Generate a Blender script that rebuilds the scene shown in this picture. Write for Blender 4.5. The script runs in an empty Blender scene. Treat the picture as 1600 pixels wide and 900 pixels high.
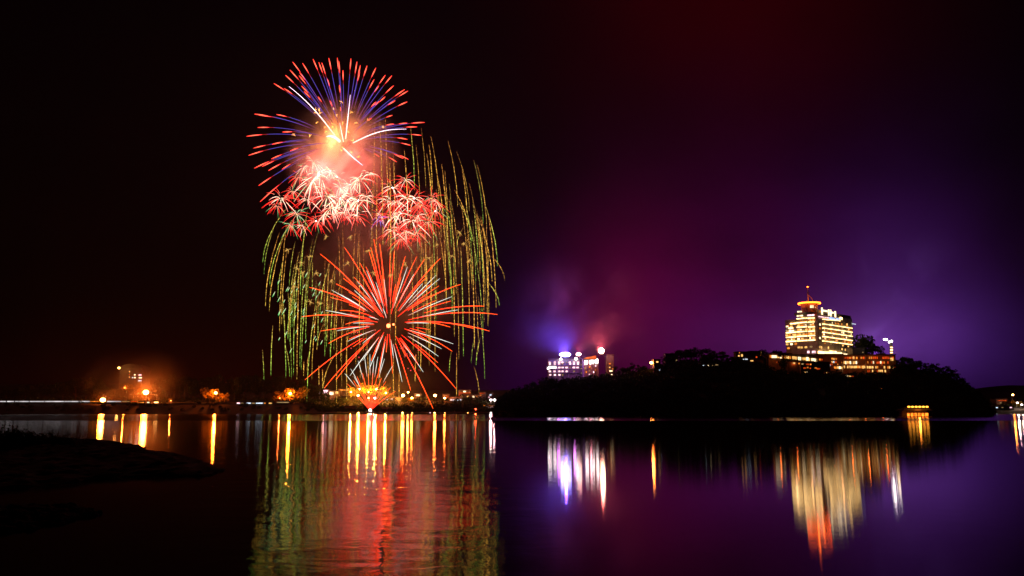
import bpy, math, random
from mathutils import Vector, Matrix
random.seed(7)
R = math.radians
scene = bpy.context.scene
col = scene.collection

# ------------------------------------------------------------------ camera
F, CX, CY, H = 1386.0, 800.0, 450.0, 5.0
PITCH = math.atan(187.0 / F)
cam = bpy.data.objects.new('camera', bpy.data.cameras.new('camera'))
col.objects.link(cam)
cam.location = (0, 0, H)
cam.rotation_euler = (R(90) + PITCH, 0, 0)
cam.data.sensor_width = 36.0
cam.data.lens = F / 1600 * 36
cam.data.clip_start = 0.5
cam.data.clip_end = 12000
scene.camera = cam
CO, SI = math.cos(PITCH), math.sin(PITCH)


def P(x, y, D):
    """point of the world at depth D seen at pixel x, y of the 1600x900 photograph"""
    d = Vector((x - CX, F * CO - (CY - y) * SI, F * SI + (CY - y) * CO))
    k = D / d.y
    return Vector((d.x * k, D, H + d.z * k))


# ------------------------------------------------------------------ night sky, exposure
scene.view_settings.view_transform = 'Standard'
scene.view_settings.look = 'None'
scene.view_settings.gamma = 1
scene.view_settings.exposure = 0
cy = scene.cycles
cy.use_denoising = True
try:
    cy.denoiser = 'OPENIMAGEDENOISE'
except Exception:
    pass
cy.max_bounces = 5
cy.diffuse_bounces = 1
cy.glossy_bounces = 2
cy.transmission_bounces = 1
cy.volume_bounces = 0
cy.transparent_max_bounces = 8
cy.sample_clamp_indirect = 12
cy.volume_step_rate = 1.0
cy.volume_max_steps = 256

w = bpy.data.worlds.new('World')
scene.world = w
w.use_nodes = True
w.cycles.sampling_method = 'NONE'
nt = w.node_tree
for n in list(nt.nodes):
    nt.nodes.remove(n)
out = nt.nodes.new('ShaderNodeOutputWorld')
tc = nt.nodes.new('ShaderNodeTexCoord')
sky = nt.nodes.new('ShaderNodeTexSky')
sky.sky_type = 'NISHITA'
sky.sun_disc = False
sky.sun_elevation = R(-8)
sky.sun_rotation = R(200)
bg0 = nt.nodes.new('ShaderNodeBackground')
nt.links.new(sky.outputs[0], bg0.inputs[0])
bg0.inputs[1].default_value = 0.01
# cloud layer lit from below by the town: soft coloured patches of sky
warp = nt.nodes.new('ShaderNodeTexNoise')
warp.inputs['Scale'].default_value = 2.2
warp.inputs['Detail'].default_value = 3
nt.links.new(tc.outputs['Generated'], warp.inputs['Vector'])
acc = None


def vm(op, a, b=None, sc=None):
    n = nt.nodes.new('ShaderNodeVectorMath')
    n.operation = op
    for i, v in enumerate((a, b)):
        if v is None:
            continue
        if hasattr(v, 'links'):
            nt.links.new(v, n.inputs[i])
        else:
            n.inputs[i].default_value = v
    if sc is not None:
        if hasattr(sc, 'links'):
            nt.links.new(sc, n.inputs['Scale'])
        else:
            n.inputs['Scale'].default_value = sc
    return n


def mt(op, a, b=None):
    n = nt.nodes.new('ShaderNodeMath')
    n.operation = op
    for i, v in enumerate((a, b)):
        if v is None:
            continue
        if hasattr(v, 'links'):
            nt.links.new(v, n.inputs[i])
        else:
            n.inputs[i].default_value = v
    return n.outputs[0]


wv = vm('SUBTRACT', warp.outputs['Color'], (0.5, 0.5, 0.5)).outputs[0]
wv = vm('SCALE', wv, None, 0.16).outputs[0]
dirv = vm('ADD', tc.outputs['Generated'], wv).outputs[0]
LOBES = [  # pixel, half widths in pixels, linear colour
    (1400, 500, 100, 160, (0.024, 0.006, 0.065)),
    (1355, 560, 110, 60, (0.050, 0.018, 0.095)),
    (1175, 560, 150, 75, (0.030, 0.003, 0.045)),
    (1240, 500, 220, 170, (0.017, 0.0008, 0.018)),
    (1080, 480, 210, 210, (0.020, 0.0004, 0.011)),
    (960, 500, 110, 140, (0.045, 0.0004, 0.012)),
    (1150, -80, 230, 210, (0.020, 0.0, 0.0003)),
    (1260, 290, 220, 180, (0.0030, 0.0, 0.0036)),
    (820, 560, 80, 120, (0.005, 0.0, 0.020)),
    (1470, 570, 85, 70, (0.010, 0.001, 0.045)),
    (570, 590, 270, 95, (0.0060, 0.0, 0.0)),
    (250, 640, 280, 65, (0.0045, 0.0, 0.0)),
]
for (lx, ly, sx, sy, c) in LOBES:
    d = (P(lx, ly, 1000) - Vector((0, 0, H))).normalized()
    df = vm('SUBTRACT', dirv, tuple(d)).outputs[0]
    df = vm('MULTIPLY', df, (F / sx, 1.2, F / sy)).outputs[0]
    dd = vm('DOT_PRODUCT', df, df).outputs['Value']
    e = mt('POWER', 2.718281828, mt('MULTIPLY', dd, -1.0))
    cs = vm('SCALE', c, None, e).outputs[0]
    acc = cs if acc is None else vm('ADD', acc, cs).outputs[0]
cl = nt.nodes.new('ShaderNodeTexNoise')      # uneven thin cloud
cl.inputs['Scale'].default_value = 5.0
cl.inputs['Detail'].default_value = 4
cl.inputs['Roughness'].default_value = 0.55
cmap = nt.nodes.new('ShaderNodeMapping')
cmap.inputs['Scale'].default_value = (1, 1, 1.8)
nt.links.new(tc.outputs['Generated'], cmap.inputs['Vector'])
nt.links.new(cmap.outputs[0], cl.inputs['Vector'])
cmr = nt.nodes.new('ShaderNodeMapRange')
cmr.inputs['From Min'].default_value = 0.3
cmr.inputs['From Max'].default_value = 0.7
cmr.inputs['To Min'].default_value = 0.8
cmr.inputs['To Max'].default_value = 1.18
nt.links.new(cl.outputs['Fac'], cmr.inputs['Value'])
acc = vm('SCALE', acc, None, cmr.outputs[0]).outputs[0]
bg1 = nt.nodes.new('ShaderNodeBackground')
nt.links.new(acc, bg1.inputs[0])
bg1.inputs[1].default_value = 1.0
ad = nt.nodes.new('ShaderNodeAddShader')
nt.links.new(bg0.outputs[0], ad.inputs[0])
nt.links.new(bg1.outputs[0], ad.inputs[1])
nt.links.new(ad.outputs[0], out.inputs[0])

HAZE = 0.00004


# ------------------------------------------------------------------ materials
def newmat(name):
    m = bpy.data.materials.new(name)
    m.use_nodes = True
    t = m.node_tree
    for n in list(t.nodes):
        t.nodes.remove(n)
    o = t.nodes.new('ShaderNodeOutputMaterial')
    return m, t, o


def rough_mat(name, c, rough=0.9, scale=0.4, vary=0.35, bump=0.0):
    m, t, o = newmat(name)
    b = t.nodes.new('ShaderNodeBsdfPrincipled')
    b.inputs['Roughness'].default_value = rough
    tcn = t.nodes.new('ShaderNodeTexCoord')
    nz = t.nodes.new('ShaderNodeTexNoise')
    nz.inputs['Scale'].default_value = scale
    nz.inputs['Detail'].default_value = 5
    t.links.new(tcn.outputs['Object'], nz.inputs['Vector'])
    r = t.nodes.new('ShaderNodeValToRGB')
    r.color_ramp.elements[0].position = 0.3
    r.color_ramp.elements[1].position = 0.7
    r.color_ramp.elements[0].color = tuple(v * (1 - vary) for v in c) + (1,)
    r.color_ramp.elements[1].color = tuple(min(1, v * (1 + vary)) for v in c) + (1,)
    t.links.new(nz.outputs['Fac'], r.inputs[0])
    t.links.new(r.outputs[0], b.inputs['Base Color'])
    if bump:
        bp = t.nodes.new('ShaderNodeBump')
        bp.inputs['Strength'].default_value = bump
        t.links.new(nz.outputs['Fac'], bp.inputs['Height'])
        t.links.new(bp.outputs[0], b.inputs['Normal'])
    t.links.new(b.outputs[0], o.inputs[0])
    return m


def glow_mat(name, c, s, vary=0.0, scale=0.5):
    m, t, o = newmat(name)
    e = t.nodes.new('ShaderNodeEmission')
    e.inputs[0].default_value = tuple(c) + (1,)
    e.inputs[1].default_value = s
    if vary:
        tcn = t.nodes.new('ShaderNodeTexCoord')
        nz = t.nodes.new('ShaderNodeTexNoise')
        nz.inputs['Scale'].default_value = scale
        nz.inputs['Detail'].default_value = 2
        t.links.new(tcn.outputs['Object'], nz.inputs['Vector'])
        mr = t.nodes.new('ShaderNodeMapRange')
        mr.inputs['From Min'].default_value = 0.3
        mr.inputs['From Max'].default_value = 0.7
        mr.inputs['To Min'].default_value = s * (1 - vary)
        mr.inputs['To Max'].default_value = s * (1 + vary)
        t.links.new(nz.outputs['Fac'], mr.inputs['Value'])
        t.links.new(mr.outputs[0], e.inputs[1])
    t.links.new(e.outputs[0], o.inputs[0])
    m.cycles.emission_sampling = 'NONE'
    return m


def trail_mat(name, stops, strength, spark=0.0, scale=0.5):
    """burning spark trail: colour runs along the trail (attribute 'along'), optional glitter"""
    m, t, o = newmat(name)
    e = t.nodes.new('ShaderNodeEmission')
    at = t.nodes.new('ShaderNodeAttribute')
    at.attribute_name = 'along'
    r = t.nodes.new('ShaderNodeValToRGB')
    while len(r.color_ramp.elements) < len(stops):
        r.color_ramp.elements.new(0.5)
    for el, (p, c) in zip(r.color_ramp.elements, stops):
        el.position = p
        el.color = tuple(c) + (1,)
    t.links.new(at.outputs['Fac'], r.inputs[0])
    t.links.new(r.outputs[0], e.inputs[0])
    e.inputs[1].default_value = strength
    if spark:
        tcn = t.nodes.new('ShaderNodeTexCoord')
        nz = t.nodes.new('ShaderNodeTexNoise')
        nz.inputs['Scale'].default_value = scale
        nz.inputs['Detail'].default_value = 3
        nz.inputs['Roughness'].default_value = 0.8
        t.links.new(tcn.outputs['Object'], nz.inputs['Vector'])
        mr = t.nodes.new('ShaderNodeMapRange')
        mr.inputs['From Min'].default_value = 0.44
        mr.inputs['From Max'].default_value = 0.64
        mr.inputs['To Min'].default_value = strength * (1 - spark)
        mr.inputs['To Max'].default_value = strength * (1 + 2 * spark)
        t.links.new(nz.outputs['Fac'], mr.inputs['Value'])
        t.links.new(mr.outputs[0], e.inputs[1])
    t.links.new(e.outputs[0], o.inputs[0])
    m.cycles.emission_sampling = 'NONE'
    return m


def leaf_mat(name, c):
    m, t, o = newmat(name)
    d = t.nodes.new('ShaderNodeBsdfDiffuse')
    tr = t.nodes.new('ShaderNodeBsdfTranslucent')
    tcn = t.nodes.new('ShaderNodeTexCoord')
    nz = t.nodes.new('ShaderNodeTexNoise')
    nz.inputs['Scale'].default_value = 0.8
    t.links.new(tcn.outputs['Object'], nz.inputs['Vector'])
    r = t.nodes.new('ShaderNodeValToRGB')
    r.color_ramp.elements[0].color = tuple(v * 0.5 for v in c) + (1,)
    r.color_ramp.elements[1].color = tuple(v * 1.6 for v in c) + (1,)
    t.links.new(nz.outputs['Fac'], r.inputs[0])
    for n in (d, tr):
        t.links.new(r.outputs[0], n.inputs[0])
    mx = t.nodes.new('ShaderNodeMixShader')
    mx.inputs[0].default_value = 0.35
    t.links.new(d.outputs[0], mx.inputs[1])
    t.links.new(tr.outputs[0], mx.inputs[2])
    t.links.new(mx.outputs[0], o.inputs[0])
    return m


M = {
    'concrete': rough_mat('concrete', (0.28, 0.26, 0.24), 0.85, 0.3),
    'plaster': rough_mat('plaster', (0.42, 0.36, 0.30), 0.85, 0.3),
    'darkwall': rough_mat('dark_wall', (0.12, 0.10, 0.09), 0.8, 0.3),
    'roof': rough_mat('roofing', (0.08, 0.06, 0.055), 0.8, 0.5),
    'metal': rough_mat('painted_metal', (0.10, 0.10, 0.11), 0.5, 2.0),
    'soil': rough_mat('soil', (0.016, 0.014, 0.010), 1.0, 0.35, 0.4, 0.5),
    'rock': rough_mat('shore_rock', (0.030, 0.028, 0.024), 0.95, 1.2, 0.5, 0.8),
    'bark': rough_mat('bark', (0.05, 0.035, 0.025), 0.95, 2.0),
    'leaf': leaf_mat('leaf', (0.045, 0.075, 0.022)),
    'leaf_lit': leaf_mat('lit_leaf', (0.30, 0.24, 0.05)),  # lamplight on foliage put into a brighter yellow leaf colour
    'leaf_dark': leaf_mat('dark_leaf', (0.025, 0.040, 0.016)),
    'asphalt': rough_mat('asphalt', (0.05, 0.05, 0.05), 0.9, 1.0),
    'win_white': glow_mat('window_white', (1.0, 0.74, 0.40), 2.4, 0.5, 0.35),
    'win_warm': glow_mat('window_warm', (1.0, 0.50, 0.13), 1.4, 0.6, 0.4),
    'win_amber': glow_mat('window_amber', (1.0, 0.27, 0.03), 1.0, 0.7, 0.4),
    'win_red': glow_mat('window_red', (1.0, 0.09, 0.01), 0.7, 0.7, 0.5),
    'win_dim': glow_mat('window_dim', (1.0, 0.62, 0.25), 0.35, 0.6, 0.5),
    'win_pink': glow_mat('window_pink', (1.0, 0.55, 0.62), 2.2, 0.5, 0.6),
    'win_blue': glow_mat('window_blue', (0.35, 0.50, 1.0), 1.6, 0.4, 0.6),
    'win_cool': glow_mat('window_cool', (0.75, 0.85, 1.0), 1.3, 0.5, 0.6),
    'band': glow_mat('balcony_light', (1.0, 0.60, 0.22), 5.2, 0.5, 0.25),
    'ring': glow_mat('neon_orange', (1.0, 0.095, 0.004), 22.0),
    'lamp_orange': glow_mat('sodium_lamp', (1.0, 0.45, 0.10), 45.0),
    'lamp_small': glow_mat('small_lamp', (1.0, 0.42, 0.10), 10.0),
    'lamp_white': glow_mat('white_lamp', (1.0, 0.85, 0.85), 14.0),
    'lamp_red': glow_mat('red_lamp', (1.0, 0.08, 0.03), 8.0),
    'lamp_green': glow_mat('green_lamp', (0.45, 1.0, 0.15), 2.0),
    'flood_blue': glow_mat('blue_flood', (0.40, 0.36, 1.0), 30.0),
    'flood_red': glow_mat('red_flood', (1.0, 0.50, 0.42), 22.0),
    'flood_warm': glow_mat('warm_flood', (1.0, 0.72, 0.45), 30.0),
    'streak_white': glow_mat('headlight_glow', (0.85, 0.78, 0.80), 0.75, 0.55, 0.08),  # glow of the car headlight streaks on the road
    'pav_yellow': glow_mat('pavilion_lamp', (1.0, 0.36, 0.03), 5.0),
    'pav_orange': glow_mat('pavilion_window', (1.0, 0.20, 0.015), 2.4, 0.6, 0.8),
    # firework stars
    'fw_blue': trail_mat('blue_trail', [(0, (0.55, 0.10, 0.22)), (0.45, (0.20, 0.10, 0.75)), (0.80, (0.16, 0.14, 0.85)), (0.88, (1, 0.04, 0.03)), (1, (1, 0.05, 0.03))], 0.75),
    'fw_tip': trail_mat('red_tip', [(0, (0.8, 0.02, 0.03)), (0.5, (1, 0.13, 0.07)), (1, (1, 0.03, 0.02))], 2.4),
    'fw_comet': trail_mat('white_comet', [(0, (1, 0.45, 0.35)), (0.5, (1, 0.75, 0.80)), (1, (0.9, 0.6, 0.85))], 3.0),
    'fw_red': trail_mat('red_trail', [(0, (1, 0.02, 0.008)), (0.6, (1, 0.045, 0.012)), (1, (1, 0.075, 0.006))], 4.6),
    'fw_white': trail_mat('white_trail', [(0, (1, 0.40, 0.30)), (0.5, (0.95, 0.90, 0.80)), (1, (0.75, 0.85, 0.75))], 1.6),
    'fw_pinkred': trail_mat('pink_red_trail', [(0, (1, 0.50, 0.30)), (0.2, (1, 0.14, 0.09)), (0.5, (1, 0.03, 0.02)), (1, (1, 0.02, 0.015))], 2.2),
    'fw_pale': trail_mat('pale_trail', [(0, (1, 0.75, 0.50)), (0.65, (1, 0.55, 0.42)), (1, (1, 0.14, 0.12))], 3.4),
    'fw_green': trail_mat('green_trail', [(0, (1, 0.85, 0.60)), (0.45, (0.60, 1, 0.45)), (1, (0.05, 0.70, 0.15))], 1.1),
    'fw_bluish': trail_mat('deep_blue_trail', [(0, (0.7, 0.4, 1)), (1, (0.08, 0.06, 1))], 1.6),
    'fw_gold': trail_mat('gold_star', [(0, (1, 0.60, 0.15)), (1, (0.8, 0.35, 0.05))], 0.9),
    'fw_willow': trail_mat('willow_trail', [(0, (0.60, 0.22, 0.04)), (0.5, (1.0, 0.50, 0.07)), (1, (0.75, 0.45, 0.06))], 0.95, 0.80, 0.55),
    'fw_willow_green': trail_mat('green_willow_trail', [(0, (0.60, 0.32, 0.06)), (0.4, (0.78, 0.72, 0.10)), (1, (0.32, 0.72, 0.08))], 0.85, 0.80, 0.55),
    'fw_ember': glow_mat('ember', (1.0, 0.42, 0.08), 3.0, 0.6, 0.5),
    'fw_core': glow_mat('burst_core', (1.0, 0.10, 0.03), 14.0),
    'fw_redspark': glow_mat('red_spark', (1.0, 0.08, 0.10), 1.3, 0.6, 0.5),
}


# ------------------------------------------------------------------ builders
class MB:
    def __init__(self):
        self.v, self.f, self.a = [], [], []

    def box(self, c, s, rz=0.0):
        n = len(self.v)
        cc, ss = math.cos(rz), math.sin(rz)
        for dz in (-1, 1):
            for dx, dy in ((-1, -1), (1, -1), (1, 1), (-1, 1)):
                x, y = dx * s[0] / 2, dy * s[1] / 2
                self.v.append((c[0] + x * cc - y * ss, c[1] + x * ss + y * cc, c[2] + dz * s[2] / 2))
        for q in ((0, 3, 2, 1), (4, 5, 6, 7), (0, 1, 5, 4), (1, 2, 6, 5), (2, 3, 7, 6), (3, 0, 4, 7)):
            self.f.append(tuple(n + i for i in q))
        return self

    def prism(self, pts, z0, z1):
        n, k = len(self.v), len(pts)
        for z in (z0, z1):
            for p in pts:
                self.v.append((p[0], p[1], z))
        self.f.append(tuple(n + i for i in reversed(range(k))))
        self.f.append(tuple(n + k + i for i in range(k)))
        for i in range(k):
            j = (i + 1) % k
            self.f.append((n + i, n + j, n + k + j, n + k + i))
        return self

    def tube(self, pts, rad, n=5, t0=0.0, t1=1.0):
        pts = [Vector(p) for p in pts]
        k = len(pts)
        b = len(self.v)
        for i, p in enumerate(pts):
            d = (pts[min(i + 1, k - 1)] - pts[max(i - 1, 0)])
            d = d.normalized() if d.length > 1e-9 else Vector((0, 0, 1))
            up = Vector((0, 0, 1)) if abs(d.z) < 0.9 else Vector((1, 0, 0))
            s = d.cross(up).normalized()
            u = s.cross(d)
            r = rad[i] if isinstance(rad, (list, tuple)) else rad
            for j in range(n):
                a = 2 * math.pi * j / n
                self.v.append(tuple(p + s * (r * math.cos(a)) + u * (r * math.sin(a))))
                self.a.append(t0 + (t1 - t0) * i / max(1, k - 1))
        for i in range(k - 1):
            for j in range(n):
                q = (j + 1) % n
                self.f.append((b + i * n + j, b + i * n + q, b + (i + 1) * n + q, b + (i + 1) * n + j))
        self.f.append(tuple(b + j for j in reversed(range(n))))
        self.f.append(tuple(b + (k - 1) * n + j for j in range(n)))
        return self

    def ball(self, c, r, seg=8, rings=6, sc=(1, 1, 1)):
        b = len(self.v)
        c = Vector(c)
        self.v.append((c.x, c.y, c.z - r * sc[2]))
        for i in range(1, rings):
            ph = math.pi * i / rings - math.pi / 2
            for j in range(seg):
                a = 2 * math.pi * j / seg
                self.v.append((c.x + r * sc[0] * math.cos(ph) * math.cos(a), c.y + r * sc[1] * math.cos(ph) * math.sin(a), c.z + r * sc[2] * math.sin(ph)))
        self.v.append((c.x, c.y, c.z + r * sc[2]))
        top = len(self.v) - 1
        for j in range(seg):
            q = (j + 1) % seg
            self.f.append((b, b + 1 + q, b + 1 + j))
            for i in range(rings - 2):
                self.f.append((b + 1 + i * seg + j, b + 1 + i * seg + q, b + 1 + (i + 1) * seg + q, b + 1 + (i + 1) * seg + j))
            self.f.append((top, b + 1 + (rings - 2) * seg + j, b + 1 + (rings - 2) * seg + q))
        return self

    def lathe(self, c, prof, seg=24):
        b = len(self.v)
        for (r, z) in prof:
            for j in range(seg):
                a = 2 * math.pi * j / seg
                self.v.append((c[0] + r * math.cos(a), c[1] + r * math.sin(a), c[2] + z))
        for i in range(len(prof) - 1):
            for j in range(seg):
                q = (j + 1) % seg
                self.f.append((b + i * seg + j, b + i * seg + q, b + (i + 1) * seg + q, b + (i + 1) * seg + j))
        return self

    def quad(self, a, b_, c, d):
        n = len(self.v)
        self.v += [tuple(a), tuple(b_), tuple(c), tuple(d)]
        self.f.append((n, n + 1, n + 2, n + 3))
        return self

    def build(self, name, m, parent=None, loc=None, smooth=False):
        off = Vector((0, 0, 0))
        if parent is not None:
            off = Vector(parent.location)
        elif loc is not None:
            off = Vector(loc)
        me = bpy.data.meshes.new(name)
        me.from_pydata([tuple(Vector(v) - off) for v in self.v], [], self.f)
        if self.a and len(self.a) == len(self.v):
            at = me.attributes.new('along', 'FLOAT', 'POINT')
            at.data.foreach_set('value', self.a)
        if smooth:
            for p in me.polygons:
                p.use_smooth = True
        me.materials.append(M[m] if isinstance(m, str) else m)
        o = bpy.data.objects.new(name, me)
        col.objects.link(o)
        if parent is not None:
            o.parent = parent
        elif loc is not None:
            o.location = loc
        return o


def tag(o, label=None, cat=None, group=None, kind=None):
    if label:
        o['label'] = label
    if cat:
        o['category'] = cat
    if group:
        o['group'] = group
    if kind:
        o['kind'] = kind
    return o


def thing(name, loc, label, cat, group=None):
    o = bpy.data.objects.new(name, None)
    o.empty_display_size = 1
    col.objects.link(o)
    o.location = loc
    return tag(o, label, cat, group)


def copy_tree(o, parent=None):
    c = o.copy()
    col.objects.link(c)
    c.parent = parent
    for ch in list(o.children):
        copy_tree(ch, c)
    return c


def lamp(kind, name, loc, power, c, radius=1.0, parent=None, target=None, size=None, blend=0.5):
    l = bpy.data.lights.new(name, kind)
    l.energy = power
    l.color = c
    l.shadow_soft_size = radius
    if kind == 'SPOT':
        l.spot_size = size
        l.spot_blend = blend
    o = bpy.data.objects.new(name, l)
    col.objects.link(o)
    if parent is not None:
        o.parent = parent
        o.location = Vector(loc) - Vector(parent.location)
    else:
        o.location = loc
    if target is not None:
        o.rotation_euler = (Vector(target) - Vector(loc)).to_track_quat('-Z', 'Y').to_euler()
    return o


def interp(tab, x):
    if x <= tab[0][0]:
        return tab[0][1]
    for (x0, y0), (x1, y1) in zip(tab, tab[1:]):
        if x <= x1:
            t = (x - x0) / (x1 - x0)
            return y0 + (y1 - y0) * t
    return tab[-1][1]


def sstep(t):
    t = max(0, min(1, t))
    return t * t * (3 - 2 * t)


# ------------------------------------------------------------------ water
WX, WY0, WY1 = 2300, -250, 2400
wm, t, o = newmat('lake_water')
geo = t.nodes.new('ShaderNodeNewGeometry')
sep = t.nodes.new('ShaderNodeSeparateXYZ')
t.links.new(geo.outputs['Position'], sep.inputs[0])


def ramp_y(a, b, lo, hi, src=None):
    n = t.nodes.new('ShaderNodeMapRange')
    n.interpolation_type = 'SMOOTHSTEP'
    n.inputs['From Min'].default_value = a
    n.inputs['From Max'].default_value = b
    n.inputs['To Min'].default_value = lo
    n.inputs['To Max'].default_value = hi
    t.links.new(src or sep.outputs['Y'], n.inputs['Value'])
    return n.outputs[0]


def wmath(op, a, b):
    n = t.nodes.new('ShaderNodeMath')
    n.operation = op
    for i, v in enumerate((a, b)):
        if hasattr(v, 'links'):
            t.links.new(v, n.inputs[i])
        else:
            n.inputs[i].default_value = v
    return n.outputs[0]


# a breeze ruffles one strip of the lake some way off; the near water is calm
band_ = wmath('MULTIPLY', ramp_y(345, 352, 0, 1), ramp_y(640, 700, 1, 0))
rough = wmath('ADD', wmath('MULTIPLY', band_, 0.058), 0.034)
gl = t.nodes.new('ShaderNodeBsdfAnisotropic')
gl.distribution = 'BECKMANN'
gl.inputs['Color'].default_value = (1, 1, 1, 1)
t.links.new(rough, gl.inputs['Roughness'])
gl.inputs['Anisotropy'].default_value = 0.85
tg = t.nodes.new('ShaderNodeCombineXYZ')
tg.inputs[0].default_value = 1.0      # wave crests lie across the view: slopes run along Y
t.links.new(tg.outputs[0], gl.inputs['Tangent'])
df = t.nodes.new('ShaderNodeBsdfDiffuse')
df.inputs[0].default_value = (0.004, 0.006, 0.006, 1)
fr = t.nodes.new('ShaderNodeFresnel')
fr.inputs[0].default_value = 1.333
mp = t.nodes.new('ShaderNodeMapping')
mp.inputs['Scale'].default_value = (0.8, 1.0, 1.0)
t.links.new(geo.outputs['Position'], mp.inputs['Vector'])
n1 = t.nodes.new('ShaderNodeTexNoise')
n1.inputs['Scale'].default_value = 0.35
n1.inputs['Detail'].default_value = 5
n1.inputs['Distortion'].default_value = 0.4
t.links.new(mp.outputs[0], n1.inputs['Vector'])
bp = t.nodes.new('ShaderNodeBump')
# ripples reach into the bay in front of the fireworks; the water by the hill is stiller
ratio = wmath('DIVIDE', sep.outputs['X'], wmath('MAXIMUM', sep.outputs['Y'], 1.0))
calm = wmath('MULTIPLY', wmath('MULTIPLY', ramp_y(-0.42, -0.30, 0.15, 1, ratio), ramp_y(-0.06, 0.08, 1, 0.07, ratio)), ramp_y(60, 230, 1, 0.12))
t.links.new(calm, bp.inputs['Strength'])
bp.inputs['Distance'].default_value = 0.05
t.links.new(n1.outputs['Fac'], bp.inputs['Height'])
t.links.new(bp.outputs[0], gl.inputs['Normal'])
t.links.new(bp.outputs[0], fr.inputs['Normal'])
mx = t.nodes.new('ShaderNodeMixShader')
t.links.new(fr.outputs[0], mx.inputs[0])
t.links.new(df.outputs[0], mx.inputs[1])
t.links.new(gl.outputs[0], mx.inputs[2])
t.links.new(mx.outputs[0], o.inputs[0])
wb = MB()
wb.quad((-WX, WY0, 0), (WX, WY0, 0), (WX, WY1, 0), (-WX, WY1, 0))
tag(wb.build('water', wm), 'dark lake mirroring fireworks and hotel lights', 'lake', kind='structure')


# ------------------------------------------------------------------ terrain
def noise2(x, y):
    from mathutils import noise
    return noise.noise(Vector((x, y, 0.3)))


def grid_terrain(name, a0, a1, na, Ds, zf, m, label):
    mb = MB()
    for D in Ds:
        for i in range(na + 1):
            px = a0 + (a1 - a0) * i / na
            x = (px - CX) / (F / CO) * D
            mb.v.append((x, D, zf(px, D)))
    k = na + 1
    for j in range(len(Ds) - 1):
        for i in range(na):
            mb.f.append((j * k + i, j * k + i + 1, (j + 1) * k + i + 1, (j + 1) * k + i))
    ob = mb.build(name, m, smooth=True)
    tag(ob, label, 'terrain', kind='structure')
    return ob


def zy(y, D):
    return P(800, y, D).z


RIDGE = [(772, 652), (784, 628), (800, 616), (830, 609), (856, 600), (900, 594), (950, 590), (1000, 580), (1040, 570), (1080, 564),
         (1140, 564), (1192, 568), (1206, 580), (1240, 583), (1330, 588), (1400, 583), (1440, 577), (1480, 585), (1510, 603), (1530, 622), (1545, 646), (1556, 654)]


def hill_z(px, D):
    top = max(-1.5, zy(interp(RIDGE, px), 640))
    if D < 640:
        s = max(0.0, (D - 497) / 143)
        z = top * (s ** 0.75)
    elif D < 760:
        z = top * 1.0
    else:
        z = top * (1 - sstep((D - 760) / 160))
    if 640 < D < 850:
        z += 9.0 * math.exp(-((px - 1300) / 95.0) ** 4) * sstep((D - 642) / 12) * (1 - sstep((D - 740) / 100))
    z += 0.8 * noise2(px * 0.03, D * 0.03)
    if D <= 497:
        z = -1.5
    return z


grid_terrain('hill', 765, 1562, 110, [485, 497, 500, 505, 515, 530, 550, 575, 600, 620, 640, 665, 690, 720, 760, 800, 840, 880, 930],
             hill_z, 'soil', 'black wooded hill rising from the lake under the tall hotel')

SHORE_L = [(870, -1), (880, 1.0), (892, 6.0), (905, 9.8), (940, 10.6), (1000, 14), (1060, 20), (1150, 30), (1300, 38), (1500, 30)]
SHORE_T = [(870, -1), (880, 0.8), (900, 3.0), (940, 9), (1000, 17), (1060, 21), (1150, 26), (1300, 30), (1500, 26)]


def shore_z(px, D):
    k = sstep((px - 470) / 60)
    z = interp(SHORE_L, D) * (1 - k) + interp(SHORE_T, D) * k
    if px > 1500:
        z = interp(SHORE_T, D) * 0.9
    if D > 890:
        z += 1.2 * noise2(px * 0.02, D * 0.02)
    return z


grid_terrain('far_shore', -420, 2050, 170, [868, 880, 892, 905, 920, 940, 970, 1000, 1030, 1060, 1100, 1150, 1220, 1300, 1400, 1500],
             shore_z, 'soil', 'low dark bank of the lake under the town lights')


def mount_z(px, D):
    s = math.sin(math.pi * max(0, min(1, (D - 1600) / 700)))
    h = 34 + 20 * noise2(px * 0.004, 3.3) + 10 * noise2(px * 0.013, 1.1)
    h += 22 * math.exp(-((px - 1760) / 210) ** 2) + 30 * math.exp(-((px + 100) / 260) ** 2)
    return h * s - 1


grid_terrain('mountain', -700, 2300, 150, [1600, 1680, 1760, 1850, 1950, 2050, 2150, 2250, 2300], mount_z, 'soil', 'faint dark mountain line beyond the lake')


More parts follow.
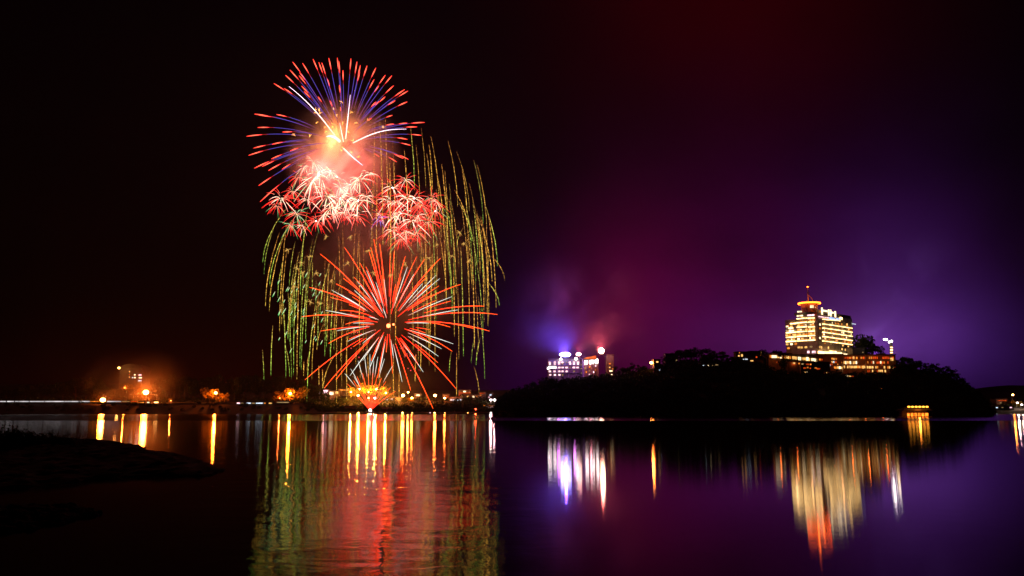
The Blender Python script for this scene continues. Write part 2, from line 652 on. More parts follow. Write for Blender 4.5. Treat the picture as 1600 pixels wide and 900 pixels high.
# near spits of land, lower than the camera
def spit(name, outline, hgt, label, seed):
    """outline: (x_px, y_px) waterline points of a low point of land, closed"""
    pts = []
    for (x, y) in outline:
        Dw = H * (F / CO) / (y - 637.0)
        p = P(x, y, Dw)
        pts.append((p.x, p.y))
    # inside test + distance to the edge
    x0, x1 = min(p[0] for p in pts), max(p[0] for p in pts)
    y0, y1 = min(p[1] for p in pts), max(p[1] for p in pts)

    def dist(x, y):
        ins, dm = False, 1e9
        for i in range(len(pts)):
            (ax, ay), (bx, by) = pts[i], pts[(i + 1) % len(pts)]
            if (ay > y) != (by > y) and x < (bx - ax) * (y - ay) / (by - ay) + ax:
                ins = not ins
            ex, ey = bx - ax, by - ay
            tt = max(0, min(1, ((x - ax) * ex + (y - ay) * ey) / (ex * ex + ey * ey + 1e-9)))
            dm = min(dm, math.hypot(x - ax - ex * tt, y - ay - ey * tt))
        return dm if ins else -dm
    nx, ny = 220, 110
    mb = MB()
    for j in range(ny + 1):
        for i in range(nx + 1):
            x = x0 - 2 + (x1 - x0 + 4) * i / nx
            y = y0 - 2 + (y1 - y0 + 4) * j / ny
            d = dist(x, y) + 0.7 * noise2(x * 0.5 + seed, y * 0.5)
            z = -0.4 if d < -0.5 else min(hgt, 0.30 * (d + 0.2) ** (0.7) if d > -0.2 else -0.2)
            if z > 0:
                z = z * (0.8 + 0.4 * noise2(x * 0.2, y * 0.2 + seed)) + 0.22 * noise2(x * 1.6, y * 1.6) + 0.10 * noise2(x * 4.1, y * 4.1)
            mb.v.append((x, y, z))
    k = nx + 1
    for j in range(ny):
        for i in range(nx):
            mb.f.append((j * k + i, j * k + i + 1, (j + 1) * k + i + 1, (j + 1) * k + i))
    tag(mb.build(name, 'rock'), label, 'shore', kind='structure')


spit('near_shore', [(-330, 690), (60, 690), (150, 690), (190, 693), (215, 697), (232, 702), (226, 706), (205, 707), (240, 710), (285, 712), (312, 719), (345, 734), (330, 742),
                    (240, 741), (150, 746), (60, 757), (-380, 790)], 1.0, 'dark rocky point of land running into the lake', 3.1)
spit('near_bank', [(-300, 790), (60, 792), (110, 790), (135, 794), (150, 799), (120, 806), (90, 814), (40, 822), (-330, 850)], 0.7,
     'small dark spit of land low on the water', 8.4)


# ------------------------------------------------------------------ vegetation
def crown_mb(r, h, n, leaf, seed, lumps=9, gap=0.0):
    rnd = random.Random(seed)
    mb = MB()
    cs = []
    for i in range(lumps):
        a = rnd.uniform(0, 2 * math.pi)
        q = rnd.uniform(0.15, 0.75) * r
        cs.append((q * math.cos(a), q * math.sin(a), h * rnd.uniform(0.25, 0.85), r * rnd.uniform(0.28, 0.52)))
    for i in range(n):
        c = rnd.choice(cs)
        v = Vector((rnd.gauss(0, 1), rnd.gauss(0, 1), rnd.gauss(0, 1))).normalized() * (c[3] * rnd.uniform(0.55, 1.12))
        p = Vector((c[0] + v.x, c[1] + v.y, c[2] + v.z * 0.72))
        nrm = Vector((rnd.gauss(0, 1), rnd.gauss(0, 1), rnd.gauss(0, 1) + 0.6)).normalized()
        s = nrm.orthogonal().normalized()
        s.rotate(Matrix.Rotation(rnd.uniform(0, 6.28), 3, nrm))
        u = nrm.cross(s)
        l = leaf * rnd.uniform(0.5, 1.3)
        mb.quad(p + s * l, p + u * l * 0.6, p - s * l, p - u * l * 0.6)
    return mb, cs


def trunk_mb(r, h, cs, th):
    mb = MB()
    mb.tube([(0, 0, -1.0), (0.1, 0, th * 0.4), (0.05, 0.1, th), (0, 0, h * 0.6)], [r * 1.4, r, r * 0.75, r * 0.3], 7)
    for c in cs[:6]:
        mb.tube([(0.05, 0.1, th), (c[0] * 0.5, c[1] * 0.5, (th + c[2]) * 0.55), (c[0], c[1], c[2])], [r * 0.5, r * 0.3, r * 0.1], 5)
    return mb


PROTO = []


def tree_proto(i, r, h, th, n, leaf, m='leaf', lumps=9):
    mb, cs = crown_mb(r, h, n, leaf, 100 + i, lumps)
    cs = [(a, b, c + th * 0.5, d) for a, b, c, d in cs]
    mb.v = [(x, y, z + th * 0.5) for x, y, z in mb.v]
    return mb, trunk_mb(0.35, h, cs, th), m


DATA = []
for i, (r, h, th, n, lf, lm) in enumerate([(5.2, 9, 4.0, 900, 0.55, 9), (4.2, 11, 5.0, 850, 0.5, 8), (6.4, 8.5, 4.0, 1100, 0.55, 12), (3.3, 8, 3.0, 600, 0.5, 6), (5.0, 12, 6.0, 950, 0.5, 11)]):
    cm, tm, m_ = tree_proto(i, r, h, th, n, lf, 'leaf_dark', lm)
    t0 = thing('tree', (0, 0, 0), 'x', 'tree')
    c0 = cm.build('crown', 'leaf_dark', t0)
    k0 = tm.build('trunk', 'bark', t0)
    DATA.append((c0.data, k0.data))
    for ob in (c0, k0, t0):
        bpy.data.objects.remove(ob)


def tree(loc, s, label, group=None, kind=0, m=None, name='tree', sz=None):
    tr = thing(name, loc, label, 'tree', group)
    tr.scale = (s, s, sz or s)
    tr.rotation_euler.z = random.uniform(0, 6.28)
    cd, td = DATA[kind]
    if m:
        key = cd.name + m
        cd2 = bpy.data.meshes.get(key)
        if cd2 is None:
            cd2 = cd.copy()
            cd2.name = key
            cd2.materials.clear()
            cd2.materials.append(M[m])
        cd = cd2
    for nm, dt in (('crown', cd), ('trunk', td)):
        c = bpy.data.objects.new(nm, dt)
        col.objects.link(c)
        c.parent = tr
    return tr


def woods(name, spots, label, m='leaf_dark', leaf=0.8, per=110):
    mb = MB()
    rnd = random.Random(len(spots))
    for (x, y, z, r) in spots:
        for i in range(per):
            v = Vector((rnd.gauss(0, 1), rnd.gauss(0, 1), rnd.gauss(0, 1))).normalized() * (r * rnd.uniform(0.6, 1.1))
            p = Vector((x + v.x, y + v.y, z + r * 0.5 + v.z * 0.8))
            nrm = Vector((rnd.gauss(0, 1), rnd.gauss(0, 1), rnd.gauss(0, 1) + 0.6)).normalized()
            s = nrm.orthogonal().normalized()
            u = nrm.cross(s)
            l = leaf * rnd.uniform(0.6, 1.3)
            mb.quad(p + s * l, p + u * l * 0.7, p - s * l, p - u * l * 0.7)
    ob = mb.build(name, m)
    tag(ob, label, 'woods', kind='stuff')
    return ob


# slope cover of the hill
spots = []
for i in range(1300):
    px = random.uniform(778, 1548)
    D = random.uniform(498, 632)
    z = hill_z(px, D)
    if z < 0.1:
        continue
    spots.append(((px - CX) / (F / CO) * D, D, z - 0.5, random.uniform(2.6, 4.2)))
woods('woods', spots, 'dense black woods covering the slope down to the lake', per=80)

# trees that make the skyline of the hill: (photo x of the top, y of the top, scale)
CREST = [(784, 622), (792, 612), (801, 606), (811, 603), (822, 600), (833, 596), (843, 592), (851, 588), (862, 590), (870, 591), (880, 589), (891, 590), (902, 589), (912, 588), (922, 586), (931, 587), (940, 585), (950, 588), (960, 572), (968, 576), (978, 573), (988, 567), (996, 569), (1004, 572),
         (1026, 566), (1036, 563), (1044, 556), (1052, 551), (1061, 547), (1070, 545), (1079, 544), (1088, 543), (1097, 545), (1106, 544), (1112, 547), (1120, 550), (1128, 548), (1137, 553), (1146, 556),
         (1172, 552), (1182, 549), (1192, 546), (1201, 548), (1212, 545), (1220, 548),
         (1402, 560), (1411, 557), (1420, 556), (1429, 562), (1437, 564), (1446, 566), (1456, 568), (1464, 568), (1471, 573), (1480, 571), (1489, 576), (1496, 583), (1504, 590),
         (1512, 597), (1519, 605), (1525, 613), (1531, 621), (1537, 630)]
HT = [11.0, 12.9, 10.2, 9.3, 14.6]


def crest_label(x):
    if x < 856:
        return 'dark tree on the skyline of the slope below the floodlit hotel'
    if x < 1150:
        return 'dark tree on the skyline between the floodlit hotel and the tall hotel'
    if x < 1230:
        return 'dark tree beside the long hotel wing under the tower'
    return 'dark tree on the skyline of the steep slope above the pavilion'


for i, (x, y) in enumerate(CREST):
    k = random.choice([0, 1, 2, 3, 4])
    D = 636 + random.uniform(-12, 10) if not 858 < x < 956 else random.uniform(612, 622)
    zt = zy(y, D)
    xw = P(x, y, D).x
    zg = hill_z(x, D)
    need = max(4.0, zt - zg)
    s = min(1.25, need / HT[k])
    zb = min(zg, zt - s * HT[k])
    tree((xw, D, zb), s, crest_label(x), 'skyline trees of the wooded hill: ' + crest_label(x).split('the ', 1)[1], k, sz=(zt - zb) / HT[k])
for x in range(862, 948, 7):
    D = 598 + random.uniform(-4, 4)
    k = random.choice([0, 1, 3, 4])
    zt = zy(592 + 4 * random.random() - (x > 935) * 2, D)
    s = max(0.4, min(1.2, (zt - hill_z(x, D)) / HT[k]))
    zb = min(hill_z(x, D), zt - s * HT[k])
    tree((P(x, 600, D).x, D, zb), s, 'dark tree on the slope just under the floodlit hotel', 'slope trees under the floodlit hotel', k, sz=(zt - zb) / HT[k])
for i in range(34):      # second row that closes the gaps
    x = random.choice([random.uniform(790, 850), random.uniform(958, 1145), random.uniform(960, 1145), random.uniform(1400, 1520)])
    D = 612 + random.uniform(-10, 10)
    zt = zy(interp([(p, q) for p, q in CREST], x) + random.uniform(7, 14), D)
    k = random.choice([0, 2, 3])
    zg = hill_z(x, D)
    s = max(0.35, min(1.1, (zt - zg) / HT[k]))
    zb = min(zg, zt - s * HT[k])
    tree((P(x, 600, D).x, D, zb), s, crest_label(x), 'skyline trees of the wooded hill: ' + crest_label(x).split('the ', 1)[1], k, sz=(zt - zb) / HT[k])

# broad lacy tree beside the tower
for (px, y, D, sx, lb, kk) in ((1352, 522, 668, 1.75, 'broad lacy tree standing close beside the tall hotel tower', 2), (1374, 538, 664, 1.1, 'lower rounded tree between the lacy tree and the stair tower', 0), (1338, 545, 662, 0.9, 'low tree tucked against the foot of the tower, under the lacy tree', 2)):
    zb = hill_z(px, D) - 0.5
    tree((P(px, 560, D).x, D, zb), sx, lb, None, kk, sz=(zy(y, D) - zb) / HT[kk])

# far shore tree line
k = 0
TL = [(10, 604), (40, 600), (70, 598), (98, 594), (118, 590), (134, 588), (146, 592), (158, 600), (176, 606), (196, 608), (212, 606), (246, 596), (258, 588), (272, 585), (288, 588), (302, 592), (318, 590), (334, 586), (350, 589),
      (366, 586), (382, 585), (398, 584), (412, 588), (428, 587), (442, 590), (470, 592), (484, 598), (496, 604), (508, 612)]
for (x, y) in TL:
    for r_ in range(2):
        D = 965 + r_ * 28 + random.uniform(-8, 8)
        x2 = x + r_ * 8
        zt = zy(y + r_ * random.uniform(-2, 6), D)
        kk = random.choice([0, 1, 2, 4])
        s = 1.35 + random.uniform(0, 0.5)
        lab = 'dark tree above the lakeside road near the glowing street lamps' if x < 240 else 'dark tree in the long tree line along the far bank'
        zb = min(shore_z(x2, D), zt - s * HT[kk])
        tree((P(x2, 620, D).x, D, zb), s, lab, 'far bank trees: ' + ('road end' if x < 240 else 'tree line'), kk, sz=(zt - zb) / HT[kk])
spots = []
for i in range(720):
    px = random.uniform(-60, 800) if i < 260 else random.uniform(470, 790)  # extra bushes added below the town to cover lamplit soil
    D = random.uniform(882, 912) if (i % 2 or i > 400) else random.uniform(925, 990)
    z = shore_z(px, D)
    spots.append(((px - CX) / (F / CO) * D, D, z - 1, random.uniform(1.4, 3.0) if D < 905 else random.uniform(3, 5.5)))
for i in range(40):
    px = random.uniform(1530, 1700)
    D = random.uniform(905, 990)
    spots.append(((px - CX) / (F / CO) * D, D, shore_z(px, D) - 1, random.uniform(3, 5)))
woods('undergrowth', spots, 'black bushes lining the far bank below the town', per=70)


# ------------------------------------------------------------------ street lamps
def street_lamp(x, y, D, label, power=0, c=(1, 0.33, 0.06), r=1.2, m='lamp_orange', cat='street lamp', group='street lamps along the far bank', ground=None):
    p = P(x, y, D)
    zg = shore_z(x, D) if ground is None else ground
    zg = min(zg, p.z - 2.5)
    t_ = thing('street_lamp', (p.x, D, zg), label, cat, group)
    pl_ = MB().tube([(p.x, D, zg - 1), (p.x, D, p.z + 0.6)], [0.16, 0.09], 6).tube([(p.x, D, p.z + 0.6), (p.x, D - 0.9, p.z + 1.0), (p.x, D - 1.8, p.z + r * 0.9)], 0.07, 5).build('pole', 'metal', t_)
    lg_ = MB().ball((p.x, D - 1.8, p.z), r, 12, 8, (1, 1, 0.8)).build('lamp_globe', m, t_, smooth=True)
    lg_.parent = pl_
    if power:
        lamp('POINT', 'lamp_light', (p.x, D - 1.8 - r - 0.4, p.z), power, c, r, t_)
    return t_


OR = (1, 0.13, 0.008)
street_lamp(162, 625, 915, 'glaring orange lakeside lamp low beside the white headlight streak', 130000, OR, 2.5)
street_lamp(229, 613, 930, 'glaring orange lamp below the domed building', 170000, OR, 2.8)
street_lamp(338, 614, 925, 'orange lamp shining inside a lit tree along the bank', 70000, OR, 1.4)
street_lamp(454, 615, 925, 'orange lamp beside glowing foliage near the end of the tree line', 70000, OR, 1.4)
street_lamp(560, 618, 940, 'orange lamp under the golden tree, nearest to the tree line', 24000, OR, 1.2)
street_lamp(576, 622, 935, 'orange lamp straight above the fountain of sparks', 10000, OR, 0.9)
street_lamp(586, 622, 938, 'white lamp under the golden tree beside the fountain', 14000, (1, 0.6, 0.25), 1.1, 'lamp_white')
street_lamp(630, 618, 960, 'large glaring orange lamp between the golden tree and the small yellow tree', 17000, OR, 1.7)
street_lamp(638, 613, 980, 'wide yellow lamp just above the large glaring lamp', 6000, (1, 0.35, 0.06), 1.0)
street_lamp(644, 622, 950, 'orange lamp beside the small yellow tree', 8000, OR, 1.2)
street_lamp(680, 618, 960, 'lone round orange lamp before the pink apartment block', 11000, OR, 1.5)
street_lamp(695, 622, 955, 'smaller orange lamp beside the lone round lamp', 5000, OR, 1.1)
street_lamp(767, 625, 930, 'dazzling pinkish lamp of the pair at the hill end, nearer the town', 9000, (1, 0.45, 0.5), 1.2, 'lamp_white')
street_lamp(773, 625, 932, 'dazzling pinkish lamp of the pair at the hill end, nearer the hill', 9000, (1, 0.45, 0.5), 1.2, 'lamp_white')
street_lamp(743, 639.5, 890, 'red lamp low by the water before the pale houses', 5000, (1, 0.08, 0.02), 1.2, 'lamp_red')
street_lamp(1017, 567, 605, 'single orange lamp among the trees on the hill crest', 4000, OR, 1.0, ground=hill_z(1017, 605), group='lamps on the hill')
street_lamp(1581, 617, 930, 'orange lamp highest on the bank beyond the pavilion', 3000, OR, 0.9)
street_lamp(1588, 629.5, 915, 'white lamp on the bank beyond the pavilion', 5000, (1, 0.75, 0.6), 0.9, 'lamp_white')
street_lamp(1595, 632.5, 910, 'low yellow-white lamp near the water beyond the pavilion', 4000, (1, 0.55, 0.3), 0.9, 'lamp_white')
street_lamp(187, 575, 1085, 'yellow lamp high on the shoulder of the domed building', 6000, (1, 0.4, 0.08), 1.6, 'lamp_small', ground=40)
street_lamp(537, 648, 875, 'tiny orange lamp at the waterline', 0, OR, 0.5, 'lamp_small', ground=0)

street_lamp(268, 626, 921, 'small added reddish lamp in the shrub past the domed building', 6000, (1, 0.14, 0.02), 0.5, 'lamp_small')  # hidden lamp added to light the shrub
street_lamp(196, 606, 985, 'small added lamp on the slope just under the domed building', 12000, (1, 0.16, 0.015), 0.6, 'lamp_small')  # added to light the slope below the domed building
street_lamp(438, 622, 922, 'small added lamp before the dark end of the tree line', 6000, (1, 0.14, 0.02), 0.5, 'lamp_small')  # added to light the end of the tree line

# lit trees close to lamps
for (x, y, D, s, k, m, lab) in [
        (328, 632, 932, 1.7, 2, 'leaf_lit', 'orange lit tree around a lamp in the tree line'),
        (349, 634, 931, 1.3, 0, 'leaf_lit', 'smaller orange lit tree next to the lamp tree'),
        (463, 635, 931, 2.0, 2, 'leaf_lit', 'tree with glowing orange foliage at the end of the tree line'),
        (234, 629, 936, 0.6, 3, 'leaf_lit', 'small lit tree at the foot of the lamp below the domed building'),
        (266, 632, 925, 0.6, 0, 'leaf_lit', 'reddish lit shrub like tree past the domed building'),
        (200, 618, 990, 1.3, 2, 'leaf_lit', 'dim lit tree on the slope just under the domed building'),
        (438, 634, 928, 1.5, 0, 'leaf_lit', 'dim reddish lit tree before the glowing foliage'),
        (642, 632, 948, 0.7, 2, 'leaf_lit', 'small yellow lit tree beside the orange lamp'),
        (658, 638, 925, 0.6, 0, 'leaf_lit', 'low golden lit tree near the water'),
        (1589, 640, 925, 0.9, 2, 'leaf_lit', 'lit tree around the lamps beyond the pavilion')]:
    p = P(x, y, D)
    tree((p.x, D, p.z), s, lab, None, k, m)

# the golden tree by the fountain, lit by lamps hung in it
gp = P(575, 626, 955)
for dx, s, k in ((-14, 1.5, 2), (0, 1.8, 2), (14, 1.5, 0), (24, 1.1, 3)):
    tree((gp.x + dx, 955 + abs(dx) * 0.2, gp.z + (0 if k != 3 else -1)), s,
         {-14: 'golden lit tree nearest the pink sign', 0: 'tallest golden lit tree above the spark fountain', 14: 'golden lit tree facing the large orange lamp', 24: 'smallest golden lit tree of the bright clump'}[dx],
         'golden lit trees above the fountain', k, 'leaf_lit')
for dx, dz in ((-17, 9), (-8, 12), (2, 9), (10, 12), (20, 8)):
    ft = thing('tree_lantern', (gp.x + dx, 947, gp.z + dz), {-17: 'bright lantern hung before the golden trees, nearest the pink sign', -8: 'bright lantern before the tallest golden tree, sign side', 2: 'bright lantern at the middle of the golden trees',
               10: 'bright lantern high before the golden trees, lamp side', 20: 'bright lantern before the smallest golden tree'}[dx], 'lantern', 'lanterns in the golden trees')
    MB().ball((gp.x + dx, 947, gp.z + dz), 0.8, 10, 6).build('globe', 'lamp_orange', ft, smooth=True)
    MB().tube([(gp.x + dx, 947, gp.z + dz + 0.6), (gp.x + dx, 947.4, gp.z + dz + 2.0)], 0.06, 5).build('hanger', 'metal', ft)
    lamp('POINT', 'lantern_light', (gp.x + dx, 945.6, gp.z + dz), 45000, (1, 0.33, 0.03), 1.0, ft)


# ------------------------------------------------------------------ buildings
def building(name, x0, x1, yt, yb, D, depth, label, wall='plaster', group=None, roof=0.6, lean=0.0):
    a, b = P(x0, yb, D), P(x1, yt, D)
    t_ = thing(name, ((a.x + b.x) / 2, D + depth / 2, min(a.z, b.z)), label, 'building', group)
    wd, hh = b.x - a.x, b.z - a.z
    zg = 0.0
    if D < 700:
        zg = min(a.z - 3, min(hill_z((x0 + x1) / 2 + o_, D) for o_ in (-8, 0, 8)) - 2)
    else:
        zg = a.z - 4
    MB().box(((a.x + b.x) / 2, D + depth / 2, (zg + b.z) / 2), (wd, depth, b.z - zg)).build('wall', wall, t_)
    if roof:
        MB().box(((a.x + b.x) / 2, D + depth / 2, b.z + roof / 2 + 0.003), (wd + 1.0, depth + 1.0, roof)).build('roof', 'roof', t_)
    return t_


def win(t_, x0, x1, y0, y1, D, m, name='window'):
    a, b = P(x0, y1, D - 0.12), P(x1, y0, D - 0.12)
    f = MB().box(((a.x + b.x) / 2, D - 0.12, (a.z + b.z) / 2), (b.x - a.x, 0.24, b.z - a.z)).build(name, m, t_)
    return f


# domed building far behind the lamps
D = 1090
db = building('domed_building', 186, 222, 575, 604, D, 26, 'dim building with a shallow curved roof and few lit windows', 'darkwall', roof=0)
pts = []
a, b = P(184, 575, D), P(224, 575, D)
mb = MB()
prof = []
nseg = 12
for s_ in range(nseg + 1):
    u = s_ / nseg
    x = a.x + (b.x - a.x) * u
    prof.append((x, a.z + 0.003 + 5.0 * math.sin(math.pi * u)))
nv = len(prof)
for yy in (D - 1, D + 27):
    for (x, z) in prof:
        mb.v.append((x, yy, z))
for i in range(nv - 1):
    mb.f.append((i, i + 1, nv + i + 1, nv + i))
mb.f.append(tuple(range(nv)))
mb.f.append(tuple(reversed(range(nv, 2 * nv))))
mb.build('roof', 'roof', db)
for (X, Y, wd, m) in [(898, 165, 14, 'win_warm'), (898, 200, 12, 'win_red'), (898, 235, 14, 'win_warm'), (937, 240, 14, 'win_cool'), (965, 205, 20, 'win_white'), (965, 240, 20, 'win_white'),
                      (1030, 208, 40, 'win_pink'), (1034, 242, 40, 'win_white'), (1028, 278, 44, 'win_cool')]:
    cx, cyy = 90 + X / 8, 560 + Y / 8
    win(db, cx - wd / 16, cx + wd / 16, cyy - 0.9, cyy + 0.9, D, m)
MB().tube([P(188, 576, D - 2), P(188, 600, D - 2)], 0.2, 5).build('downpipe', 'metal', db)

# lakeside road, its wall and car headlight streaks built as glowing bars on added posts
rw = MB()
a, b = P(-400, 629, 903), P(478, 629, 903)
rw.box(((a.x + b.x) / 2, 907, 10.75), (b.x - a.x, 7, 0.3))
tag(rw.build('road', 'asphalt'), 'dark lakeside road on the far bank', 'road', kind='structure')
sl = thing('headlight_streak', P(60, 628, 902), 'long thin white streak of car headlights along the lakeside road, broken in places', 'headlight streak')
for (x0, x1, m) in [(-390, -40, 'streak_white'), (-37, 9, 'streak_white'), (11, 22, 'streak_white'), (24, 29, 'streak_white'), (30, 45, 'streak_white'), (46.5, 69, 'streak_white'), (70, 100, 'streak_white'), (101, 140, 'streak_white'), (141, 158, 'win_amber'), (167, 189, 'streak_white'), (191, 203, 'win_dim'), (204, 213, 'win_red')]:
    a = P(x0, 627.3, 902)
    b = P(x1, 627.3, 902)
    MB().box(((a.x + b.x) / 2, 902, a.z), (b.x - a.x, 0.25, 1.0 if m == 'streak_white' else 0.7)).build('streak_segment', m, sl)
    MB().tube([(a.x - 0.2, 902, a.z - 2.5), (a.x - 0.2, 902, a.z + 0.7)], 0.18, 5).build('post', 'metal', sl)
sg = thing('shelter', P(400, 631, 900), 'low lakeside shelter with a row of small white lit windows', 'shelter')
a, b = P(368, 631, 901), P(430, 628, 901)
MB().box(((a.x + b.x) / 2, 903, a.z + 0.2), (b.x - a.x, 4, 3.4)).build('wall', 'darkwall', sg)
MB().box(((a.x + b.x) / 2, 903, a.z + 2.1), (b.x - a.x + 1.5, 5.5, 0.35)).build('roof', 'roof', sg)
for (x0, x1, m) in [(370, 375, 'win_pink'), (377, 380, 'win_dim'), (385, 392, 'win_cool'), (394, 398, 'win_dim'), (400, 411, 'win_cool'), (413, 415, 'win_amber'), (420, 425, 'win_warm')]:
    win(sg, x0, x1, 629.2, 630.8, 900.9, m)
for (x0, x1, m, lab) in [(218, 226, 'win_amber', 'low amber lit kiosk under the lamp below the domed building'), (229, 234, 'win_white', 'small white lit kiosk next to the lamp post'), (240, 248, 'lamp_small', 'small yellow lit kiosk near the reddish tree'),
                         (432, 452, 'win_dim', 'dim lit kiosk under the glowing foliage')]:
    k_ = building('kiosk', x0, x1, 626.5, 631, 898, 3, lab, 'darkwall', 'kiosks on the lakeside road', 0.3)
    win(k_, x0 + 0.8, x1 - 0.8, 628.0, 629.4, 898, m)

# town on the slope
sgn = building('sign_house', 497, 513, 609, 622, 975, 10, 'house carrying a glowing pinkish white sign beside the golden trees', 'plaster', 'town houses')
win(sgn, 499, 512, 609.6, 614.4, 975, 'win_pink', 'lit_sign')
win(sgn, 500, 504, 616, 618, 975, 'win_dim')
sp = P(505, 612, 970)
lamp('POINT', 'sign_light', (sp.x, 970, sp.z), 3500, (1, 0.35, 0.35), 1.5, sgn)
h2 = building('terrace_house', 514, 530, 611, 622, 972, 10, 'house with two yellow white windows next to the pink sign', 'plaster', 'town houses')
win(h2, 515, 521, 612.5, 617, 972, 'win_white')
win(h2, 524, 528.6, 611.6, 615, 972, 'win_warm')
h3 = building('long_terrace', 528, 549, 607.5, 613, 985, 8, 'long amber terrace leading to the golden trees', 'plaster', 'town houses')
win(h3, 529.5, 540, 608.5, 610.5, 985, 'win_amber')
win(h3, 541, 548, 608.3, 610.5, 985, 'win_warm')


def town_house(x0, x1, yt, yb, D, label, wins, wall='plaster'):
    t_ = building('town_house', x0, x1, yt, yb, D, random.uniform(8, 12), label, wall, 'town houses')
    for (a, b, c, d, m) in wins:
        win(t_, a, b, c, d, D, m)
    return t_


town_house(594, 603, 619, 630, 968, 'small house with one green and one white window beside the golden trees', [(595.5, 598, 624.5, 627, 'lamp_green'), (599, 602, 627.5, 629.5, 'win_warm'), (599.5, 601, 622.5, 624, 'win_cool')])
town_house(603, 616, 619.5, 631, 966, 'house with two cool white windows before the large glaring lamp', [(604, 606.5, 623.4, 625.6, 'win_cool'), (610.5, 613.5, 623, 625, 'win_cool'), (606, 609, 627, 628.5, 'win_dim'), (614, 615.5, 628, 629.5, 'lamp_green')])
town_house(617, 627, 621, 633, 964, 'plain house under the large glaring lamp with a pale window', [(619, 621.5, 627, 629.5, 'win_cool'), (623, 625, 630, 631.6, 'win_red')])
town_house(647, 658, 615, 625, 985, 'house with a wide yellow white window above the yellow tree', [(650.5, 656, 616.4, 618.6, 'win_white'), (649, 651, 621, 623, 'win_amber')])
town_house(662, 676, 625, 637, 955, 'house with a white and a red window beside the golden tree by the water', [(671, 675, 630, 632.4, 'win_cool'), (664, 666, 628, 629.5, 'win_red'), (667, 669, 633, 634.5, 'win_amber')])
town_house(683, 694, 629, 640, 945, 'low house with yellow white windows below the lone round lamp', [(686, 690, 634, 636.8, 'win_warm'), (691, 693, 638, 639.4, 'win_red')])
town_house(691, 702, 616, 628, 975, 'dim orange house beside the smaller orange lamp', [(698, 701, 619, 620.6, 'win_red'), (693, 695, 623, 624.6, 'win_amber'), (699, 701, 625, 626.4, 'win_amber')])
town_house(702, 722, 620, 634, 962, 'long house with a row of bluish white windows', [(703.6, 706, 624, 625.6, 'win_cool'), (707.4, 710, 624, 625.8, 'win_cool'), (711.4, 713.4, 624, 625.6, 'win_pink'), (714.6, 716.8, 624, 625.8, 'win_cool'), (718.5, 720.6, 624, 626, 'win_cool'), (712, 714, 629, 630.4, 'win_dim'), (718, 720, 629, 630.5, 'win_white')])
pk = town_house(716, 736, 609.5, 630, 990, 'apartment block with an orange lit upper wall and pale windows', [(717.5, 735, 613.4, 614.6, 'win_red'), (724, 728, 610.8, 612.8, 'win_white'), (717, 718.2, 615, 620, 'win_red'), (721, 723.4, 618.6, 621, 'win_warm'), (728.6, 732, 618.8, 621, 'win_warm'), (728.6, 732, 622.6, 625.4, 'win_white'), (722, 724.6, 626.6, 628.4, 'win_cool')])
town_house(736.5, 748, 617, 633, 972, 'house with stacked yellow windows between the apartment block and the hill', [(738.4, 741.2, 618.6, 621.2, 'win_white'), (738.4, 741.2, 624.8, 627, 'win_warm'), (744, 746.4, 618.8, 620.6, 'win_amber'), (744.6, 747, 629, 630.4, 'win_pink'), (739, 741, 629.6, 631, 'win_cool')])
town_house(748, 759, 613, 629, 982, 'orange fronted house above the red lamp', [(749.5, 757, 613.8, 615.2, 'win_red'), (746.6 + 3, 752, 617, 618.6, 'win_amber'), (753, 755.4, 624, 626, 'win_warm')])
town_house(754, 781, 631.5, 639, 925, 'long low building with an orange strip below the dazzling lamp pair', [(755.5, 761, 633, 634.2, 'win_amber'), (762.5, 770, 633.6, 634.8, 'win_amber'), (771.5, 779.6, 633.9, 635.2, 'win_warm'), (757, 759, 636.8, 638, 'win_pink')])
town_house(761, 771, 614.5, 624, 985, 'small house behind the dazzling lamp pair with a pale window', [(764.6, 768, 616.4, 618, 'win_cool'), (763.5, 765, 620, 621.2, 'win_pink')])
town_house(538, 556, 635, 645, 900, 'boat shed by the water with small red windows near the fountain', [(541, 544, 640.2, 641.8, 'win_red'), (550, 555, 640.2, 641.8, 'win_red'), (546, 548, 643, 644.4, 'win_amber')], 'darkwall')
town_house(596, 612, 637, 645.5, 893, 'low boathouse with dim windows beside the firework raft', [(599, 601, 641, 642.4, 'win_dim'), (604.5, 606.5, 645 - 3, 643.4, 'win_cool'), (609, 610.6, 641, 642.2, 'win_amber')], 'darkwall')
town_house(1557, 1574, 624, 634, 935, 'low building with a red lit eave on the bank beyond the pavilion', [(1545 + 14, 1566, 625.4, 626.6, 'win_red'), (1567.4, 1572, 625.4, 626.6, 'win_red'), (1562, 1565, 629, 630.2, 'win_dim')], 'darkwall')
town_house(1552, 1584, 635, 640.5, 905, 'long jetty house with small white lights beyond the pavilion', [(1556.4, 1559, 636.4, 637.6, 'win_cool'), (1565, 1568, 636.4, 637.2, 'win_dim'), (1578, 1581, 636, 637.4, 'win_pink')], 'darkwall')

